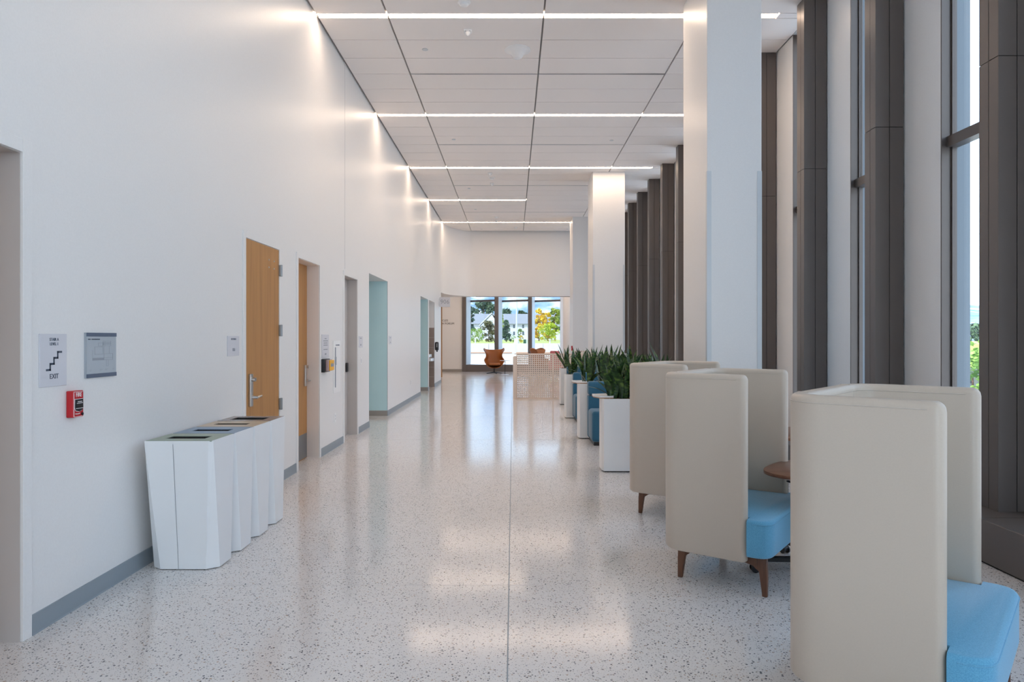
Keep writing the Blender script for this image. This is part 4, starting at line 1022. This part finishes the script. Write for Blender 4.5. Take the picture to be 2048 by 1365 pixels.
# ------------------------------------------------------------------ outdoors beyond the far windows
EX = 'structure'
tag(obj('ground_patio', bx(-40, 7.0, 32.25, 46.0, -0.4, -0.03), M_patio), 'pale paved patio outside the far windows', 'patio', kind=EX)
tag(obj('ground_lawn', bx(-120, 60, 46.3, 190, -0.5, 1.10), M_grass), 'strip of yellow green grass above the concrete wall', 'lawn', kind=EX)
rw = thing('retaining_wall', 'pale concrete retaining wall across the patio', 'wall', (0, 46, 0), kind=EX)
for k in range(9): obj('wall_panel', bx(-16 + k * 3.6, -16 + k * 3.6 + 3.585, 0, 0.3, -0.1, 1.15, 0.01, 1), M_conc, rw)
sw = thing('seat_wall', 'low concrete seat wall with a timber top on the patio', 'bench', (0, 43.6, 0))
obj('base', bx(-16, 16, 0, 0.5, -0.03, 0.53), M_conc, sw)
for k in range(10): obj('timber_top', bx(-15.8 + k * 3.2, -15.8 + k * 3.2 + 2.95, -0.04, 0.5, 0.55, 0.62, 0.008, 1), M_timber, sw)
t = thing('light_pole', 'tall galvanised light pole on a concrete footing outside', 'light pole', (0.245, 47.2, 1.10))
obj('footing', lathe(new(), [(0.20, 0.0), (0.20, 0.05), (0.15, 0.30), (0.10, 0.36)], 20), M_conc, t, smooth=40); obj('pole', lathe(new(), [(0.055, 0.34), (0.04, 7.0)], 16), M_pole, t, smooth=40)
bm = new(); cone(bm, (0, 0, 7.0), (1.2, 0, 7.15), 0.03, 0.03); obj('arm', bm, M_pole, t); obj('lamp_head', bx(1.1, 1.7, -.12, .12, 7.10, 7.2, 0.02), M_pole, t)
t = thing('utility_box', 'dark green utility cabinet right of the light pole', 'utility box', (0.85, 47.4, 1.10)); obj('cabinet', bx(-.14, .04, -.1, .1, 0, .32, 0.01), M_greenbox, t); obj('side_cabinet', bx(.045, .15, -.1, .1, 0, .30, 0.01), M_pole, t)
for lab, x, h in (('white bollard light outside the left far window', -2.60, 0.45), ('white bollard light outside the right far window', 2.55, 0.36)):
    t = thing('bollard_light', lab, 'bollard', (x, 48, 1.10), group='white bollard lights'); obj('post', lathe(new(), [(0.05, 0), (0.05, h - .1)], 14), M_siding, t, smooth=40); obj('cap', lathe(new(), [(0.06, h - .1), (0.075, h - .04), (0.02, h)], 14), M_siding, t, smooth=40)

# house
h = thing('white_house', 'white three storey house with grey gabled roof behind the trees', 'house', (0, 200, 0))
def wb_(name, *a, m=M_siding, par=h, **k): return obj(name, bx(*a, **k), m, par)
wb_('wall', -13.5, 16, 2, 14, 0, 5.8)
bm = new(); prism(bm, [(1.2, 5.7), (8, 8.8), (14.8, 5.7)], -14.2, 16.6); bm.transform(Matrix(((0, 0, 1, 0), (1, 0, 0, 0), (0, 1, 0, 0), (0, 0, 0, 1)))); obj('roof', bm, M_roof, h)
bm = new(); prism(bm, [(-9.4, 0.0), (-4.0, 0.0), (-4.0, 5.0), (-6.1, 8.4), (-9.4, 5.0)], -0.2, 6); bm.transform(RC @ Matrix.Diagonal((1, 1, -1, 1))); obj('gable_wall', bm, M_siding, h)
for s in (-1, 1):
    bm = new(); prism(bm, [(-6.1, 8.95), (-6.1, 8.6), (-6.1 + s * 3.7, 4.9), (-6.1 + s * 3.7, 5.25)], -0.4, 7); bm.transform(RC @ Matrix.Diagonal((1, 1, -1, 1))); obj('gable_roof', bm, M_siding if s < 0 else M_roof, h)
for x, z in ((0.3, 4.95), (2.95, 4.95), (0.3, 2.95), (2.95, 2.95), (-6.55, 5.15), (-5.85, 5.15), (-12, 4.9), (6, 4.95), (6, 2.95), (-12, 2.9)):
    yf = -0.25 if x in (-6.55, -5.85) else 1.95
    wn_ = wb_('window', x - .30, x + .30, yf, yf + .1, z - .52, z + .52, m=M_siding)
    obj('pane', bx(x - .27, x + .27, yf - .02, yf, z + .02, z + .48), M_pane, wn_); obj('pane', bx(x - .27, x + .27, yf - .02, yf, z - .48, z - .02), M_pane, wn_)

# trees: crowns of many leaf cards over branching limbs
def tree(label, x, y, z0, hgt, rad, col, dark, shape='round', trunk=0.25, dens=900, bare=0.25, group='trees beyond the far windows', leaf=None):
    r = random.Random(hash((round(x, 2), round(y, 2))) & 0xffff)
    t = thing('tree' if hgt > 1.4 else 'shrub', label, 'tree' if hgt > 1.4 else 'shrub', (x, y, z0), 0, group)
    bm = new(); cone(bm, (0, 0, 0), (r.uniform(-.1, .1) * rad, 0, hgt * 0.8), 0.022 * hgt, 0.006 * hgt, 8)
    for k in range(6):
        zz = hgt * (bare + 0.1 * k); a = r.uniform(0, 6.28); cone(bm, (0, 0, zz * .85), (math.cos(a) * rad * .6, math.sin(a) * rad * .6, zz + hgt * .12), 0.010 * hgt, 0.004 * hgt, 6)
    obj('trunk', bm, M_bark, t)
    m = foliage('leaves', col, dark); vs = []; fs = []
    s0 = leaf or hgt * 0.030
    def env(u):
        if shape == 'cone': return rad * (1 - u) ** 0.8 + .03 * rad
        if shape == 'column': return rad * math.sin(PI * min(1, max(.02, u * .93 + .05))) ** 0.45
        return rad * math.sqrt(max(0, 1 - (2 * u - 1) ** 2))
    NB = 34 if shape != 'cone' else 46; blobs = []
    for k in range(NB):
        u = r.uniform(0.02, 0.97) if k > 2 else 0.93; a = r.uniform(0, 2 * PI); q_ = math.sqrt(r.uniform(.05, 1)) * env(u) * .88
        blobs.append((q_ * math.cos(a), q_ * math.sin(a), bare + (1 - bare) * u, rad * r.uniform(.16, .34)))
    for k in range(dens):
        bxx, byy, bz, br_ = r.choice(blobs); v = Vector((r.gauss(0, 1), r.gauss(0, 1), r.gauss(0, .75))).normalized() * br_ * r.uniform(.5, 1.05)
        px_, py_ = bxx + v.x, byy + v.y; rr = math.hypot(px_, py_); a = math.atan2(py_, px_); zz = max(0.0, bz + v.z / hgt)
        c = Vector((rr * math.cos(a), rr * math.sin(a), zz * hgt)); s = s0 * r.uniform(.6, 1.5)
        q = Matrix.Rotation(r.uniform(0, 6.28), 3, 'Z') @ Matrix.Rotation(r.uniform(.2, 1.4), 3, 'X') @ Matrix.Rotation(r.uniform(0, 6.28), 3, 'Z'); b = len(vs)
        for px, py in ((-1, -.2), (0, -.9), (1, .1), (.1, .9)): vs.append(tuple(c + q @ Vector((px * s, py * s, 0))))
        fs.append((b, b + 1, b + 2, b + 3))
    me = bpy.data.meshes.new('foliage'); me.from_pydata(vs, [], fs); me.materials.append(m)
    o = bpy.data.objects.new('foliage', me); COL.objects.link(o); o.parent = t; o['kind'] = 'stuff'
    return t
def px(x, d): return (x - 1026) / 1390 * d
G = 1.10
GD, GDk = (0.12, 0.20, 0.10), (0.03, 0.06, 0.035)
tree('broad dark conifer rising behind the house roof in the left far window', px(967, 240), 240, 0, 14.2, 5.2, (0.17, 0.25, 0.14), (0.05, 0.09, 0.06), dens=2600, bare=.2)
tree('dark conifer peeking over the roof left of the light pole', px(1012, 236), 236, 0, 11.4, 3.0, GD, GDk, dens=1300, bare=.2)
tree('dark conifer peeking over the roof right of the light pole', px(1045, 238), 238, 0, 11.0, 2.6, GD, GDk, dens=1100, bare=.2)
tree('dark blue green conifer at the left edge of the left far window', px(941, 105), 105, G, 5.3, 0.95, (0.13, 0.20, 0.16), (0.03, 0.06, 0.05), dens=1500)
tree('bright green round bush low in the left far window', px(951, 72), 72, G, 1.35, .95, (0.42, 0.55, 0.10), (0.14, 0.28, 0.04), dens=1800, bare=.02, group='shrubs beyond the far windows')
tree('olive brown tree in the left far window, right of the bright bush', px(977, 76), 76, G, 2.2, .95, (0.27, 0.25, 0.14), (0.09, 0.09, 0.06), dens=2200, bare=.05)
tree('dark pine at the left of the middle far window', px(1013, 78), 78, G, 2.5, .72, (0.16, 0.24, 0.16), (0.04, 0.08, 0.05), 'cone', dens=2200, bare=.03)
tree('yellow green tree behind the dark pine in the middle far window', px(1002, 88), 88, G, 3.4, .7, (0.48, 0.55, 0.12), (0.2, 0.3, 0.06), dens=1300, bare=.15)
tree('small green bush just left of the light pole', px(1027, 70), 70, G, .70, .32, (0.40, 0.52, 0.12), (0.15, 0.28, 0.05), dens=700, bare=.02, group='shrubs beyond the far windows')
tree('green young tree right of the light pole', px(1041, 84), 84, G, 1.55, .42, (0.34, 0.46, 0.14), (0.13, 0.24, 0.06), dens=900, bare=.05)
tree('small yellow bush right of the light pole', px(1042, 66), 66, G, .65, .28, (0.85, 0.62, 0.05), (0.5, 0.4, 0.04), dens=600, bare=.02, group='shrubs beyond the far windows')
tree('golden yellow tree at the left of the right far window', px(1078, 100), 100, G, 4.6, .95, (0.95, 0.66, 0.05), (0.62, 0.45, 0.04), 'column', dens=2600, bare=.06)
tree('second golden tree in the middle of the right far window', px(1095, 104), 104, G, 4.3, .75, (0.92, 0.68, 0.08), (0.55, 0.45, 0.05), 'column', dens=2000, bare=.1)
tree('slender yellow green tree near the right of the right far window', px(1110, 90), 90, G, 4.2, .75, (0.42, 0.48, 0.10), (0.18, 0.26, 0.05), 'column', dens=1800, bare=.32)
tree('green tree at the right edge of the right far window', px(1122, 96), 96, G, 4.4, .8, (0.36, 0.46, 0.14), (0.14, 0.24, 0.07), 'column', dens=1700, bare=.25)
tree('low lime green bush row seen in the right far window', px(1098, 80), 80, G, 2.0, 1.25, (0.66, 0.70, 0.06), (0.34, 0.46, 0.04), dens=2400, bare=.02)

# ------------------------------------------------------------------ outdoors on the window side
tag(obj('terrain', bx(-300, 500, -200, 600, -5.4, -5.0), M_patio), 'low ground around the building, paved pale to bounce light indoors', 'ground', kind=EX)  # pale paving put in to bounce warm daylight up to the ceiling
tree('leafy green tree outside the narrow window at the right edge', 20.2, 30.5, -5.0, 5.95, 2.0, (0.30, 0.50, 0.10), (0.10, 0.24, 0.04), dens=3600, bare=.3, group='trees on the window side', leaf=0.11)
tree('dark tree behind the pale building outside the right window', 70.0, 104, -5.0, 9.0, 3.2, GD, GDk, dens=1500, bare=.2, group='trees on the window side')
b = thing('campus_building', 'pale flat roofed building outside the right window', 'building', (53.5, 80, -5.0))
obj('wall', bx(-8, 8, 0, 10, 0, 5.2), M_siding, b); obj('roof', bx(-8.4, 8.4, -.4, 10.4, 5.2, 5.5), M_siding, b); obj('roof_unit', bx(-2, 2.2, 3, 6, 5.5, 6.0), M_conc, b)
for k in range(6):
    for zz in (3.5, 1.2):
        w_ = obj('window', bx(-6.8 + k * 2.4, -5.3 + k * 2.4, -.06, .02, zz, zz + 1.3), M_siding, b); obj('pane', bx(-6.7 + k * 2.4, -5.4 + k * 2.4, -.09, -.06, zz + .1, zz + 1.2), M_pane, w_)

# hills on the horizon
bm = new(); NA = 240; rows = []; r = random.Random(3); ph = [r.uniform(0, 6.28) for _ in range(8)]
R0 = 3600.0
for lv in range(15):
    row = []
    for i in range(NA + 1):
        az = -1.2 + 3.0 * i / NA   # measured from +Y towards +X
        base = 0.085 * math.exp(-((az - 0.0) / 0.42) ** 2) + 0.030
        rg = base * (1 + 0.10 * math.sin(az * 9 + ph[0]) + 0.07 * math.sin(az * 23 + ph[1]) + 0.035 * math.sin(az * 57 + ph[2]))
        f_ = lv / 14; hh = rg * R0 * math.sin(f_ * PI / 2) * (1 + 0.10 * math.sin(az * 95 + lv * .8) * f_ * (1 - f_))
        d = R0 * (0.62 + 0.38 * f_) + 60 * math.sin(az * 40 + lv) * (1 - f_)
        row.append(bm.verts.new((d * math.sin(az), d * math.cos(az), hh - 5.5)))
    rows.append(row)
for a, b in zip(rows, rows[1:]):
    for i in range(NA): bm.faces.new((a[i], a[i + 1], b[i + 1], b[i]))
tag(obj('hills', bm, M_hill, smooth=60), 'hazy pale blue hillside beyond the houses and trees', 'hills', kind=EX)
tag(obj('ground_far', bx(-3000, 3000, 190, 3400, -6.4, -5.4), M_grass), 'distant flat ground below the hills', 'ground', kind=EX)
